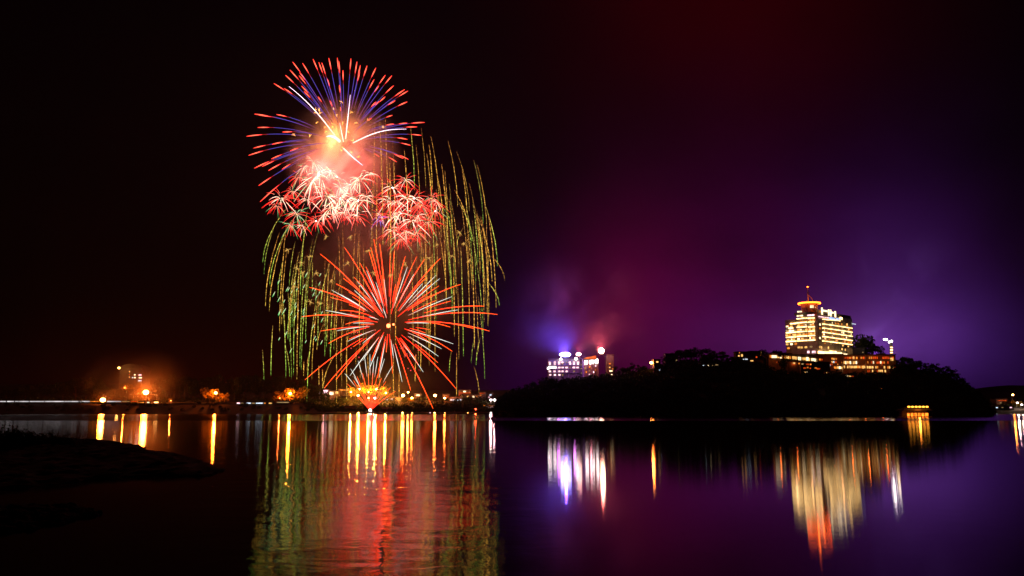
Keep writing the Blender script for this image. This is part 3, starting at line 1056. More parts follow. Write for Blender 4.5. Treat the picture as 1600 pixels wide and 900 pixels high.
# shore lights at the waterline
for i, (x, m, lab, rr) in enumerate([(560, 'lamp_orange', 'orange pier light at the waterline before the golden trees', 0.8), (629, 'lamp_orange', 'orange pier light at the waterline below the large glaring lamp', 0.8), (644, 'lamp_small', 'small amber pier light between two brighter ones', 0.7),
                                 (672, 'win_pink', 'faint pink pier light at the waterline', 0.7), (679, 'lamp_orange', 'orange pier light below the lone round lamp', 0.7), (695, 'lamp_small', 'amber pier light below the long house', 0.6),
                                 (767, 'lamp_white', 'white pier light below the dazzling lamp pair, town side', 0.8), (773, 'lamp_white', 'white pier light below the dazzling lamp pair, hill side', 0.8), (604, 'win_cool', 'faint white pier light beside the raft', 0.5), (731, 'lamp_small', 'amber pier light below the apartment block', 0.6)]):
    p = P(x, 645.5, 872)
    q = thing('pier_light', (p.x, 872, 0), lab, 'light', 'pier lights at the waterline')
    MB().tube([(p.x, 872, -1.5), (p.x, 872, p.z)], 0.12, 5).build('post', 'metal', q)
    MB().ball((p.x, 871.7, p.z), rr, 8, 6).build('globe', m, q, smooth=True)

# ------------------------------------------------------------------ pavilion at the foot of the hill
D = 478
pv = thing('pavilion', (P(1434, 653, D).x, D, 0), 'lakeside pavilion with six glowing orange bays and a row of roof lamps', 'pavilion')
a, b = P(1415, 655, D), P(1453, 641, D)
MB().box(((a.x + b.x) / 2, D + 4, -0.1), (b.x - a.x + 1.5, 9, 1.0)).build('deck', 'concrete', pv)
MB().box(((a.x + b.x) / 2, D + 6, 2.2), (b.x - a.x, 4, 3.6)).build('wall', 'darkwall', pv)
zr = P(1434, 641.5, D).z
mb = MB()
mb.prism([(a.x - 1, D - 0.8), (b.x + 1, D - 0.8), (b.x + 1, D + 9), (a.x - 1, D + 9)], zr, zr + 0.5)
x0_, x1_ = a.x - 0.6, b.x + 0.6
n = len(mb.v)
mb.v += [(x0_, D - 0.5, zr + 0.503), (x1_, D - 0.5, zr + 0.503), (x1_, D + 8.6, zr + 0.503), (x0_, D + 8.6, zr + 0.503), (x0_ + 2, D + 4, zr + 1.6), (x1_ - 2, D + 4, zr + 1.6)]
mb.f += [(n, n + 1, n + 5, n + 4), (n + 1, n + 2, n + 5), (n + 2, n + 3, n + 4, n + 5), (n + 3, n, n + 4)]
mb.build('roof', 'roof', pv)
for i in range(6):
    xc = 1419.8 + i * 5.65
    u, v = P(xc - 1.9, 652.5, D + 0.6), P(xc + 1.9, 645.3, D + 0.6)
    MB().box(((u.x + v.x) / 2, D + 0.6, (u.z + v.z) / 2), (v.x - u.x, 0.25, v.z - u.z)).build('lit_window', 'pav_orange', pv)
    xk = P(xc - 2.8, 650, D).x
    MB().box((xk, D + 0.5, (zr + 0.3) / 2), (0.22, 0.3, zr - 0.35)).build('column', 'darkwall', pv)
    q = P(xc, 635.6, D)
    MB().ball((q.x, D - 0.3, q.z), 0.55, 10, 6, (1.5, 1, 0.75)).build('roof_lamp', 'pav_yellow', pv, smooth=True)
qa, qb = P(1416, 636.2, D), P(1452, 636.2, D)
MB().tube([(qa.x, D - 0.3, qa.z - 0.25), (qb.x, D - 0.3, qb.z - 0.25)], 0.12, 5).tube([(qa.x + 0.3, D - 0.3, zr + 0.3), (qa.x + 0.3, D - 0.3, qa.z)], 0.1, 5).tube([(qb.x - 0.3, D - 0.3, zr + 0.3), (qb.x - 0.3, D - 0.3, qb.z)], 0.1, 5).build('lamp_rail', 'metal', pv)
lamp('POINT', 'pavilion_light', (pv.location.x, D - 2.5, 4.5), 900, (1, 0.25, 0.03), 0.6, pv)

# ------------------------------------------------------------------ tall hotel
DC = 650.0
CXW = P(1280, 560, DC).x
TZ = zy(560, DC)
c45 = math.sqrt(0.5)
tw = thing('hotel_tower', (CXW, DC, TZ - 8), 'tall stepped hotel tower with white lit balconies and an orange ring on top', 'hotel')


def cp(X, Y):
    return 1180 + X / 5.296, 430 + Y / 5.296


def right_face(X, Y):
    x, y = cp(X, Y)
    dy = F * CO - (CY - y) * SI
    a = (x - CX) / dy
    s = (a * DC - CXW) / (c45 * (1 - a))
    return s, P(x, y, DC + c45 * s).z


def left_face(X, Y):
    x, y = cp(X, Y)
    dy = F * CO - (CY - y) * SI
    a = (x - CX) / dy
    s = (CXW - a * DC) / (c45 * (1 + a))
    return s, P(x, y, DC + c45 * s).z


def on_face(side, s, z, off):
    k = 1 if side == 'R' else -1
    return Vector((CXW + k * s * c45 + k * off * c45, DC + s * c45 - off * c45, z))


def fbox(side, s0, s1, z0, z1, off, th):
    c = on_face(side, (s0 + s1) / 2, (z0 + z1) / 2, off)
    return MB().box(c, (abs(s1 - s0), th, abs(z1 - z0)), R(45) if side == 'R' else R(-45))


sR = right_face(805, 400)[0]
sL = left_face(248, 400)[0]
u_ = Vector((c45, c45))
v_ = Vector((-c45, c45))


def slab(sr0, sr1, sl0, sl1, z0, z1, name, m):
    p = []
    for (i, j) in ((sr0, sl0), (sr1, sl0), (sr1, sl1), (sr0, sl1)):
        q = u_ * i + v_ * j
        p.append((CXW + q.x, DC + q.y))
    return MB().prism(p, z0, z1).build(name, m, tw)


zA = left_face(255, 372)[1]
zB = left_face(330, 312)[1]
zR = right_face(700, 348)[1]
slab(0, sR, 0, 13, TZ - 8, zR, 'wall', 'plaster')
slab(0, 13, 13.004, sL, TZ - 8, zA, 'wall', 'plaster')
slab(1.0, 12, 1.0, left_face(318, 320)[0], max(zA, zR) + 0.004, zB, 'upper_storey', 'darkwall')
slab(sR * 0.45, sR + 1.2, 1.5, 12, zR + 0.004, zR + 2.8, 'roof_plant_room', 'darkwall')
slab(0.3, sR * 0.4, 2.5, 9, zB + 0.004, zB + 2.2, 'penthouse', 'darkwall')

# drum with flared crown and neon ring
dcx, dcy = cp(447, 235)
dr = P(dcx, dcy, DC + 7)
zd = dr.z
MB().lathe((dr.x, dr.y, 0), [(5.4, zB - 0.5), (5.6, zB + 1.5), (6.3, zd - 0.3), (6.3, zd - 0.25), (0.1, zd - 0.2)], 28).build('drum', 'plaster', tw)
MB().lathe((dr.x, dr.y, 0), [(6.32, zd - 0.5), (7.5, zd - 0.3), (7.7, zd + 0.1), (7.4, zd + 0.45), (6.5, zd + 0.5), (0.05, zd + 0.9)], 32).build('crown_disc', 'roof', tw)
rg = MB()
pts = [(dr.x + 7.7 * math.cos(a), dr.y + 7.7 * math.sin(a), zd + 0.1) for a in [2 * math.pi * i / 40 for i in range(41)]]
rg.tube(pts, 0.5, 6).build('neon_ring', 'ring', tw)
for (X0, X1) in ((461, 472), (476, 488), (494, 506)):
    x0, _ = cp(X0, 250)
    x1, _ = cp(X1, 250)
    a, b = P(x0, 480.5, DC - 0.2), P(x1, 476.5, DC - 0.2)
    MB().box(((a.x + b.x) / 2, dr.y - 6.15 + (0.4 if X0 < 480 else 1.2), (a.z + b.z) / 2), (b.x - a.x, 0.6, b.z - a.z)).build('drum_window', 'win_white', tw)
lamp('POINT', 'ring_light', (dr.x, dr.y - 9.5, zd - 0.5), 450, (1, 0.12, 0.01), 0.5, tw)
lamp('POINT', 'ring_light', (dr.x - 2, dr.y - 5, zd + 3.0), 900, (1, 0.15, 0.02), 0.5, tw)  # added lamp that lights the mast on the ring's behalf
# mast and its curved brace
mz0, mz1 = zd + 0.8, P(1262, 448, DC + 7).z
mxw = P(1262, 450, DC + 7).x
MB().tube([(mxw, dr.y, mz0 - 0.3), (mxw, dr.y, mz0 + 6), (mxw, dr.y, mz1 - 0.6)], [0.6, 0.45, 0.2], 7).build('mast', 'plaster', tw)
MB().tube([(mxw, dr.y, mz0 + 6), (mxw + 2.6, dr.y, mz0 + 3.4), (mxw + 4.4, dr.y, mz0 - 0.3)], 0.28, 5).build('mast_brace', 'plaster', tw)
MB().box((mxw, dr.y, mz0 + 7.2), (0.9, 0.9, 1.6)).build('mast_head', 'metal', tw)
MB().ball((mxw, dr.y, mz1 - 0.1), 0.5, 8, 6, (1.3, 1, 0.8)).build('beacon', 'ring', tw)

# lit balconies and windows, left wing then corner then right wing
rnd = random.Random(5)
LB = [  # X0, X1, Y, kind
    (345, 432, 362, 'b'), (345, 395, 338, 'w'), (350, 420, 303, 'w'), (432, 490, 333, 'p'), (436, 492, 358, 'b'),
    (290, 342, 403, 'b'), (345, 432, 396, 'b'), (440, 492, 390, 'b'), (275, 315, 440, 'b'), (345, 430, 432, 'b'), (440, 494, 430, 'b'), (256, 275, 425, 'w'),
    (256, 340, 478, 'b'), (345, 432, 470, 'b'), (440, 495, 466, 'b'), (256, 340, 516, 'b'), (345, 432, 508, 'b'), (440, 496, 502, 'b'),
    (256, 340, 551, 'b'), (345, 434, 545, 'b'), (440, 498, 540, 'b')]
for (X0, X1, Y, k_) in LB:
    s1, z = left_face(X0, Y)
    s0, _ = left_face(X1, Y)
    m = {'b': 'band', 'w': 'win_white', 'p': 'win_pink'}[k_]
    if k_ == 'b':
        bs_ = fbox('L', s0, s1, z - 0.62, z - 0.45, 0.8, 1.4).build('balcony_slab', 'concrete', tw)
        bl_ = fbox('L', s0 + 0.1, s1 - 0.1, z - 0.42, z + 0.42, 0.35, 0.5).build('balcony_light', m, tw)
        bl_.parent = bs_
    else:
        fbox('L', s0, s1, z - 0.5, z + 0.5, 0.08, 0.2).build('window', m, tw)
for (X, Y) in [(268, 458), (290, 460), (312, 460), (332, 458), (262, 497), (285, 497), (330, 495), (272, 535), (318, 532), (265, 572), (300, 570), (334, 568), (360, 415), (385, 416), (410, 414), (362, 450), (400, 452), (425, 450),
               (370, 490), (398, 488), (422, 490), (360, 528), (392, 525), (275, 604), (362, 598), (385, 598), (420, 596), (462, 592), (450, 412), (478, 410), (455, 447), (484, 446), (462, 484), (486, 520), (300, 425)]:
    s, z = left_face(X, Y)
    m = rnd.choice(['win_warm', 'win_warm', 'win_white', 'win_amber', 'win_dim'])
    fbox('L', s - 0.95, s + 0.95, z - 0.65, z + 0.65, 0.08, 0.2).build('window', m, tw)
for (xs, ys) in ((range(352, 432, 13), (380, 416, 452, 490, 527)), (range(444, 496, 12), (375, 410, 447, 484, 521)), (range(262, 340, 13), (421, 459, 497, 534, 570))):
    for X in xs:
        for Y in ys:
            if rnd.random() < 0.42:
                s, z = left_face(X, Y - (X - xs[0]) * 0.08)
                fbox('L', s - 0.5, s + 0.5, z - 0.6, z + 0.6, 0.06, 0.14).build('small_window', rnd.choice(['win_warm', 'win_amber', 'win_amber', 'win_red', 'win_white']), tw)
for X in range(560, 800, 13):
    for Y0 in (382, 418, 452, 487, 523):
        if rnd.random() < 0.40:
            s, z = right_face(X, Y0 + (X - 555) * 0.145)
            fbox('R', s - 0.5, s + 0.5, z - 0.6, z + 0.6, 0.06, 0.14).build('small_window', rnd.choice(['win_warm', 'win_amber', 'win_amber', 'win_red', 'win_white']), tw)
for (Y, m) in [(300, 'win_amber'), (408, 'win_white'), (440, 'win_amber'), (520, 'win_white'), (595, 'win_warm')]:
    s, z = right_face(536, Y)
    fbox('R', s - 0.9, s + 0.9, z - 0.7, z + 0.7, 0.08, 0.2).build('window', m, tw)
RB = []
for r_, (Ya, Yb) in enumerate([(362, 382), (400, 437), (434, 470), (468, 504), (504, 540), (541, 574)]):
    for (X0, X1) in ((555, 604), (610, 652), (655, 700), (706, 750), (754, 800)):
        Y = Ya + (Yb - Ya) * ((X0 + X1) / 2 - 555) / 245
        if r_ == 0 and X0 > 700:
            continue
        RB.append((X0, X1, Y))
for (X0, X1, Y) in RB:
    s0, z = right_face(X0, Y)
    s1, _ = right_face(X1, Y)
    bs_ = fbox('R', s0, s1, z - 0.60, z - 0.43, 0.8, 1.4).build('balcony_slab', 'concrete', tw)
    bl_ = fbox('R', s0 + 0.1, s1 - 0.1, z - 0.40, z + 0.30, 0.35, 0.5).build('balcony_light', 'band', tw)
    bl_.parent = bs_
    if rnd.random() < 0.8 and Y > 395:
        s, z2 = right_face(X0 + rnd.uniform(12, 28), Y + 18)
        fbox('R', s - 0.9, s + 0.9, z2 - 0.55, z2 + 0.55, 0.08, 0.2).build('window', rnd.choice(['win_warm', 'win_white', 'win_amber', 'win_dim']), tw)
for (X, Y) in [(605, 600), (718, 612), (745, 616), (548, 598), (760, 408)]:
    s, z = right_face(X, Y)
    fbox('R', s - 0.8, s + 0.8, z - 0.8, z + 0.8, 0.08, 0.2).build('window', 'win_warm', tw)
# roof terrace: white portal frames, blue and white signs
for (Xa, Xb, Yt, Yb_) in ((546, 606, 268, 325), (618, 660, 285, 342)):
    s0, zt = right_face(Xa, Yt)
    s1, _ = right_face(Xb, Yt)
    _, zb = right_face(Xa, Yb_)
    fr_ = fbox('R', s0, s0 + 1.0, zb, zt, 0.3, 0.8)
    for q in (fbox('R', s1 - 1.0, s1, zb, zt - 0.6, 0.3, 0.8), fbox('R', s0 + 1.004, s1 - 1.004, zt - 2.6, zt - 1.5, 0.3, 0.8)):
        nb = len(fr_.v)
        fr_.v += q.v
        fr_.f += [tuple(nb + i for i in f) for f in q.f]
    fr_.build('roof_portal', 'win_white', tw)  # lit frames: their light is put in as emission
for (X0, X1, Y, hh, m, nm) in ((606, 648, 355, 1.0, 'win_blue', 'blue_sign'), (662, 690, 360, 0.7, 'win_blue', 'blue_sign'), (694, 712, 356, 1.3, 'band', 'white_sign'), (518, 600, 342, 0.35, 'win_pink', 'terrace_light'), (796, 824, 402, 0.35, 'win_cool', 'ledge_light')):
    s0, z = right_face(X0, Y)
    s1, _ = right_face(X1, Y)
    fbox('R', s0, s1, z - hh / 2 * 1.3, z + hh / 2 * 1.3, 0.7, 0.3).build(nm, m, tw)
# lobby
for (X0, X1, Y, hh, m) in ((512, 560, 640, 2.2, 'band'), (562, 606, 642, 2.0, 'band'), (608, 660, 640, 2.8, 'band'), (662, 704, 648, 1.8, 'band'), (708, 750, 654, 1.2, 'win_white')):
    s0, z = right_face(X0, Y)
    s1, _ = right_face(X1, Y)
    fbox('R', s0, s1, z - hh / 2, z + hh / 2, 0.9, 0.5).build('lobby_window', m, tw)
for (X0, X1) in ((434, 450), (472, 486), (488, 500)):
    s1, z = left_face(X0, 636)
    s0, _ = left_face(X1, 636)
    fbox('L', s0, s1, z - 0.8, z + 0.8, 0.3, 0.3).build('lobby_window', 'win_pink', tw)
for (x_, z_, p_) in ((6, TZ + 2.5, 2600), (16, TZ + 2.0, 1600)):
    q = on_face('R', x_, z_, 4.0)
    lamp('POINT', 'forecourt_light', q, p_ * 0.3, (1, 0.5, 0.2), 0.8, tw)
for (s, z) in ((6, TZ + 14), (18, TZ + 14)):
    q = on_face('L', s, z, 7)
    lamp('POINT', 'facade_light', q, 320, (1, 0.35, 0.15), 0.6, tw)
q = on_face('R', 14, TZ + 14, 7)
lamp('POINT', 'facade_light', q, 320, (1, 0.35, 0.15), 0.6, tw)


# podium wings
def podium(name, X0, X1, Y0, Y1, D, depth, label, wall='plaster'):
    x0, y0 = cp(X0, Y0)
    x1, y1 = cp(X1, Y1)
    return building(name, x0, x1, y0, y1, D, depth, label, wall, 'low hotel wings around the tower', 0.5)


def cwin(t_, X0, X1, Y0, Y1, D, m, name='window'):
    x0, y0 = cp(X0, Y0)
    x1, y1 = cp(X1, Y1)
    return win(t_, x0, x1, y0, y1, D, m, name)


pw = podium('hotel_wing', 110, 300, 652, 700, 632, 12, 'long low hotel wing with a bright window row, at the tree end')
for (a, b, m) in [(122, 134, 'win_amber'), (137, 152, 'win_white'), (154, 178, 'win_white'), (182, 200, 'win_warm'), (206, 218, 'win_white'), (220, 232, 'win_amber'), (238, 248, 'win_amber'), (254, 266, 'win_warm'), (270, 280, 'win_warm'), (286, 296, 'win_amber')]:
    cwin(pw, a, b, 662 + (a - 110) * 0.05, 682 + (a - 110) * 0.05, 632, m)
pw = podium('hotel_wing', 302, 520, 662, 712, 634, 12, 'middle low hotel wing with a row of small bright panes')
for i in range(17):
    a = 308 + i * 12.2
    cwin(pw, a, a + rnd.uniform(6, 9.5), 672 + i * 1.2, 694 + i * 1.2 + rnd.uniform(-3, 3), 634, rnd.choice(['win_warm', 'win_amber', 'win_warm', 'win_amber', 'win_dim', 'win_white']))
cwin(pw, 424, 440, 680, 704, 633.7, 'win_white')
pw = podium('hotel_wing', 522, 726, 655, 780, 636, 14, 'dark hotel wing under the lobby with scattered orange windows')
pw0 = pw
for (a, b, c, d, m) in [(530, 540, 690, 705, 'win_amber'), (548, 556, 692, 706, 'win_red'), (632, 642, 684, 697, 'win_amber'), (648, 656, 686, 700, 'win_warm'), (664, 674, 686, 700, 'win_amber'), (632, 640, 712, 726, 'win_warm'), (646, 654, 712, 724, 'win_cool'), (662, 672, 712, 724, 'win_red'),
                        (605, 622, 742, 752, 'win_cool'), (655, 672, 755, 772, 'win_amber'), (676, 690, 755, 772, 'win_warm'), (694, 706, 756, 774, 'win_white'), (709, 720, 758, 775, 'win_warm'), (590, 600, 765, 775, 'win_red')]:
    cwin(pw, a, b, c, d, 636, m)
pw = podium('hotel_wing', 728, 918, 662, 782, 634, 14, 'hotel wing with three crowded rows of pale windows beside the dark one')
for (Y0, Y1, X0, X1, ms, st) in [(676, 692, 740, 905, ['win_red', 'win_amber', 'win_red'], 19), (712, 734, 734, 846, ['win_warm', 'win_white', 'win_warm'], 12.5), (750, 770, 734, 912, ['win_warm', 'win_warm', 'win_amber'], 14)]:
    x = X0
    while x < X1:
        if rnd.random() < 0.88:
            cwin(pw, x, x + st * rnd.uniform(0.5, 0.72), Y0, Y1 + rnd.uniform(-3, 2), 634, rnd.choice(ms))
        x += st
cwin(pw, 808, 820, 674, 694, 633.7, 'win_warm')
pw = podium('hotel_wing', 920, 1160, 660, 805, 632, 14, 'four storey hotel wing with orange red windows at the stair tower end')
for (Y, X0, X1, ms, st) in [(683, 926, 1150, ['win_amber', 'win_red', 'win_red'], 16), (722, 930, 1110, ['win_amber', 'win_red', 'win_white', 'win_red'], 15), (762, 926, 1155, ['win_warm', 'win_amber', 'win_red', 'win_warm'], 14), (793, 930, 1085, ['win_warm', 'win_amber', 'win_red'], 13)]:
    x = X0
    while x < X1:
        if rnd.random() < 0.72:
            cwin(pw, x, x + st * rnd.uniform(0.4, 0.7), Y - 9, Y + 9, 632, rnd.choice(ms))
        x += st
cwin(pw, 1120, 1142, 684, 706, 631.7, 'win_warm')
for X in range(536, 726, 12):
    for Y in (722, 738):
        if rnd.random() < 0.35:
            cwin(pw0, X, X + 6, Y - 5, Y + 5, 636, rnd.choice(['win_red', 'win_amber', 'win_red']))
pw = podium('annex_building', 806, 905, 604, 660, 648, 10, 'windowless dark annex beside the foot of the tower', 'darkwall')
cwin(pw, 886, 896, 634, 642, 648, 'win_dim')
pw = podium('staff_house', 380, 620, 722, 842, 622, 10, 'dark staff house on the slope with a few small windows', 'darkwall')
for (a, b, Y, m) in [(310 + 75, 400, 735, 'win_dim'), (422, 448, 738, 'win_red'), (455, 464, 738, 'win_amber'), (400, 420, 768, 'win_red'), (428, 440, 764, 'win_amber'), (452, 460, 770, 'win_red'), (492, 508, 768, 'win_amber'), (510, 536, 774, 'win_red'), (410, 420, 802, 'win_warm'), (424, 432, 804, 'win_white'),
                     (568, 578, 806, 'win_red'), (584, 594, 808, 'win_warm'), (600, 610, 810, 'win_red'), (580, 588, 836, 'win_amber'), (606, 620, 836, 'win_cool')]:
    cwin(pw, a, b, Y - 5, Y + 5, 622, m)
pw = podium('garden_house', 270, 376, 718, 745, 624, 8, 'small garden house on the slope with two yellow windows', 'darkwall')
cwin(pw, 312, 330, 722, 732, 624, 'win_warm')
cwin(pw, 358, 372, 726, 736, 624, 'win_amber')
pw = podium('garden_house', 745, 830, 822, 850, 616, 8, 'low garden house below the pale windowed wing', 'darkwall')
cwin(pw, 752, 766, 830, 838, 616, 'win_white')
cwin(pw, 770, 792, 832, 839, 616, 'win_warm')
cwin(pw, 796, 816, 833, 839, 616, 'win_red')
for (px_, py_) in ((1214, 566), (1240, 569), (1268, 570), (1296, 572), (1325, 570), (1350, 571), (1378, 570)):  # lamps added to bring out the wing walls
    q = P(px_, py_, 624)
    tl = thing('wing_fill_lamp', (q.x, 624, q.z - 4), 'added dim red lamp before the low hotel wings under the tower', 'lamp', 'added fill lamps before the hotel wings')
    MB().tube([(q.x, 624, q.z - 6), (q.x, 624, q.z)], 0.1, 5).build('pole', 'metal', tl)
    MB().ball(q, 0.3, 8, 6).build('lamp_globe', 'win_red', tl)
    lamp('POINT', 'lamp_light', (q.x, 623.4, q.z + 0.4), 380, (1, 0.14, 0.02), 0.4, tl)
# stair tower with lamps
st_ = thing('stair_tower', (P(1393, 552, 640).x, 640, TZ - 4), 'slim stair tower with stacked white lights and two lamps on top', 'tower')
a = P(1393, 556, 640)
zt = zy(533, 640)
MB().box((a.x, 640, (zt + TZ - 4) / 2), (1.5, 2, zt - TZ + 4)).build('shaft', 'darkwall', st_)
for Y in (598, 618, 640, 660):
    x, y = cp(1128, Y)
    q = P(x, y, 638.8)
    MB().box(q, (1.7, 0.3, 0.8)).build('stair_window', 'band', st_)
for (X, Y, wd) in ((1078, 532, 3.2), (1128, 546, 1.8), (1108, 553, 1.0)):
    x, y = cp(X, Y)
    q = P(x, y, 639)
    MB().ball(q, 0.8, 8, 6, (wd / 1.6, 1, 0.9)).build('lamp_head', 'lamp_white', st_, smooth=True)
q = P(cp(1078, 532)[0], cp(1078, 532)[1], 639)
MB().tube([(q.x, 639.2, q.z - 0.5), (a.x, 640, zt)], 0.16, 5).build('lamp_arm', 'metal', st_)
lamp('POINT', 'lamp_light', (q.x, 637.5, q.z), 900, (1, 0.8, 0.8), 0.8, st_)

# houses with lights between the hotels
for (x0, x1, yt, yb, D, lab, ws) in [
        (1151, 1170, 550, 566, 628, 'house with orange lit windows on the crest between the tree groups', [(1153.5, 1155.5, 555, 557, 'win_warm'), (1158, 1160.5, 553.5, 557, 'win_warm'), (1164, 1168, 560.5, 562, 'win_cool'), (1155, 1156, 550.5, 552, 'win_amber'), (1161, 1163, 561, 562, 'win_cool')]),
        (1172, 1192, 549, 565, 630, 'reddish house with a lit corner beside the hotel wing', [(1187, 1190, 550, 552, 'win_warm'), (1188, 1190, 553, 556, 'win_amber'), (1172.6, 1177, 563, 564.5, 'win_warm'), (1181, 1183, 557, 559, 'win_red')]),
        (1040, 1060, 553, 566, 632, 'flat roofed dim house among the crest trees', [(1068 - 12, 1057.5, 565 - 3, 564, 'win_dim')]),
        (1096, 1126, 568, 575, 604, 'low house with a line of small white windows in the woods', [(1098, 1100, 570, 571.2, 'win_cool'), (1102, 1105, 570.4, 571.6, 'win_cool'), (1105.6, 1108, 570.4, 571.6, 'win_white'), (1113, 1116, 570.6, 571.6, 'win_dim'), (1118, 1122, 569.6, 570.6, 'win_dim')]),
        (1022, 1032, 562, 592, 600, 'narrow dim house behind the single crest lamp', [(1025.4, 1028.6, 564.5, 566.4, 'win_warm'), (1030, 1031.4, 577, 578.4, 'win_cool'), (1025.6, 1028, 588.5, 590, 'win_cool')]),
        (1366, 1384, 603, 617, 560, 'low house on the slope below the hotel wings', [(1369, 1374, 606, 607.4, 'win_red'), (1375.4, 1378.4, 606.2, 607.6, 'win_amber'), (1380.6, 1382.8, 613.8, 615.2, 'win_warm')])]:
    hs = building('hill_house', x0, x1, yt, yb, D, 8, lab, 'darkwall', 'houses among the trees of the hill', 0.4)
    for (a, b, c, d, m) in ws:
        win(hs, a, b, c, d, D, m)

# ------------------------------------------------------------------ floodlit hotel


def hp(X, Y):
    return 830 + X / 9.0, 510 + Y / 9.0


D = 640
fh = building('floodlit_hotel', 857, 906, 561, 592, D, 14, 'white floodlit hotel with rows of pink lit balconies under a blue roof light', 'concrete', None, 0.5)
GRID = [(265, 330, 395, 440, 500, 545, 600, 655)]
rows = [(505, 'ppppdppp', 1.0), (528, 'pppd0ppp', 0.9), (578, 'PPpppdpp', 1.1), (632, 'ppppp0d0', 0.9), (682, 'pppd0000', 0.9)]
for (Y, pat, k_) in rows:
    for X, ch in zip(GRID[0], pat):
        if ch == '0':
            continue
        x, y = hp(X + rnd.uniform(-4, 4), Y)
        hw = {'P': 2.3, 'p': 1.7, 'd': 1.2}[ch] * k_
        win(fh, x - hw, x + hw, y - 1.1, y + 1.1, D - 0.3, 'lamp_white' if ch == 'P' else ('win_pink' if ch == 'p' else 'win_dim'), 'lit_balcony')
for Y in (545, 600, 655):
    x0, y = hp(250, Y)
    a, b = P(857, y, D), P(906, y, D)
    MB().box(((a.x + b.x) / 2, D - 0.9, a.z), (b.x - a.x, 1.8, 0.22)).build('balcony_slab', 'concrete', fh)
for X in (298, 362, 420, 470, 522, 575, 628):
    x, y = hp(X, 600)
    a = P(x, 565, D)
    b_ = P(x, 589, D)
    MB().box((a.x, D - 0.8, (a.z + b_.z) / 2), (0.25, 1.6, a.z - b_.z)).build('partition_wall', 'concrete', fh)
for (X, Y, s) in ((240, 592, 1.2), (418, 460, 1.4), (630, 455, 1.6)):
    x, y = hp(X, Y)
    MB().ball(P(x, y, D - 1), 0.6 * s, 8, 6).build('roof_light', 'lamp_white', fh, smooth=True)
f2 = building('floodlit_wing', 911, 935, 560, 594, D - 3, 12, 'hotel wing with bright lamps on its cornice under a tilted orange roof', 'plaster', None, 0)
for (X, Y, s) in ((755, 510, 1), (778, 505, 1), (835, 505, 1), (862, 500, 1), (918, 490, 1.25)):
    x, y = hp(X, Y)
    win(f2, x - 1.6 * s, x + 1.6 * s, y - 2.6 * s, y + 2.4 * s, D - 3.2, 'lamp_white', 'cornice_lamp')
for (X, Y) in ((822, 568), (905, 552), (760, 590), (820, 625), (902, 612), (818, 678), (775, 640), (850, 590), (880, 640)):
    x, y = hp(X, Y)
    win(f2, x - 0.9, x + 0.9, y - 1.2, y + 1.4, D - 3, rnd.choice(['win_pink', 'win_dim', 'win_amber']))
for X in (742, 800, 850, 890):
    x, y = hp(X, 600)
    a, b_ = P(x, 564, D - 3.6), P(x, 594, D - 3.6)
    MB().box((a.x, D - 3.6, (a.z + b_.z) / 2), (0.6, 1.0, a.z - b_.z)).build('pilaster', 'plaster', f2)
a, b = P(911, 561.5, D - 3), P(931, 555.5, D - 3)
MB().prism([(a.x, D - 5), (b.x, D - 5), (b.x, D + 9), (a.x, D + 9)], a.z - 0.3, a.z + 0.3).build('roof', 'roof', f2)
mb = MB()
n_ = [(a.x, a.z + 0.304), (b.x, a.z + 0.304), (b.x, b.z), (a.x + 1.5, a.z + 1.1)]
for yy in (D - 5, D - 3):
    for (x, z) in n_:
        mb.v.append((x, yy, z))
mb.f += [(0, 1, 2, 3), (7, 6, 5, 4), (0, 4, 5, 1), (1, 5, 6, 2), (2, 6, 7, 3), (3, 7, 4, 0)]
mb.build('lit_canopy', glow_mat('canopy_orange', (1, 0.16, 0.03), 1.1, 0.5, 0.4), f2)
f3 = building('slim_hotel_tower', 948.5, 959, 555, 592, D + 4, 8, 'slim dark tower with a column of small lights past the floodlit wing', 'darkwall', None, 0.5)
for (X, Y, m, hw) in ((1105, 525, 'win_amber', 1.1), (1105, 577, 'win_warm', 1.0), (1145, 598, 'win_amber', 0.8), (1125, 627, 'win_white', 2.6), (1130, 680, 'win_white', 1.2)):
    x, y = hp(X, Y)
    win(f3, x - hw, x + hw, y - 0.9, y + 0.9, D + 4, m)


def floodlight(x, y, D, hw, hh, m, label, lights):
    c = P(x, y, D)
    t_ = thing('floodlight', (c.x, D, c.z - 2.5), label, 'floodlight', 'roof floodlights of the floodlit hotel')
    k = D / (F / CO)
    MB().ball(c, 1.0, 16, 8, (hw * k, 1.2, hh * k)).build('lamp_lens', m, t_, smooth=True)
    for s in (-0.6, 0.6):
        MB().tube([(c.x + s * hw * k, D + 0.3, c.z - 3.4), (c.x + s * hw * k, D + 0.3, c.z)], 0.14, 5).build('bracket', 'metal', t_)
    for (pw_, cc, tx, ty, tD, ang, rad) in lights:
        lamp('SPOT', 'flood_beam', (c.x, D - 2.0, c.z + 0.3), pw_, cc, rad, t_, P(tx, ty, tD), R(ang), 0.9)
    return t_


floodlight(883, 554, 638, 9.0, 3.4, 'flood_blue', 'wide blue white floodlight on the roof of the floodlit hotel',
           [(420000, (0.16, 0.07, 1.0), 840, 430, 620, 150, 1.2)])
floodlight(904, 553.5, 640, 4.0, 2.4, 'flood_red', 'small pinkish red floodlight beside the wide blue one',
           [(90000, (1.0, 0.08, 0.25), 925, 430, 630, 120, 1.0)])
floodlight(939.5, 548, 641, 4.4, 4.6, 'flood_warm', 'square white orange floodlight highest on the hotel roof',
           [(300000, (1.0, 0.10, 0.16), 950, 380, 640, 150, 1.2)])
MB_ = MB().tube([P(934, 541, 641), P(934, 553, 641)], 0.12, 5).box(P(934, 547, 641), (1.4, 0.6, 1.6))
aer = MB_.build('aerial', 'metal')
tag(aer, 'thin aerial beside the square floodlight', 'aerial')

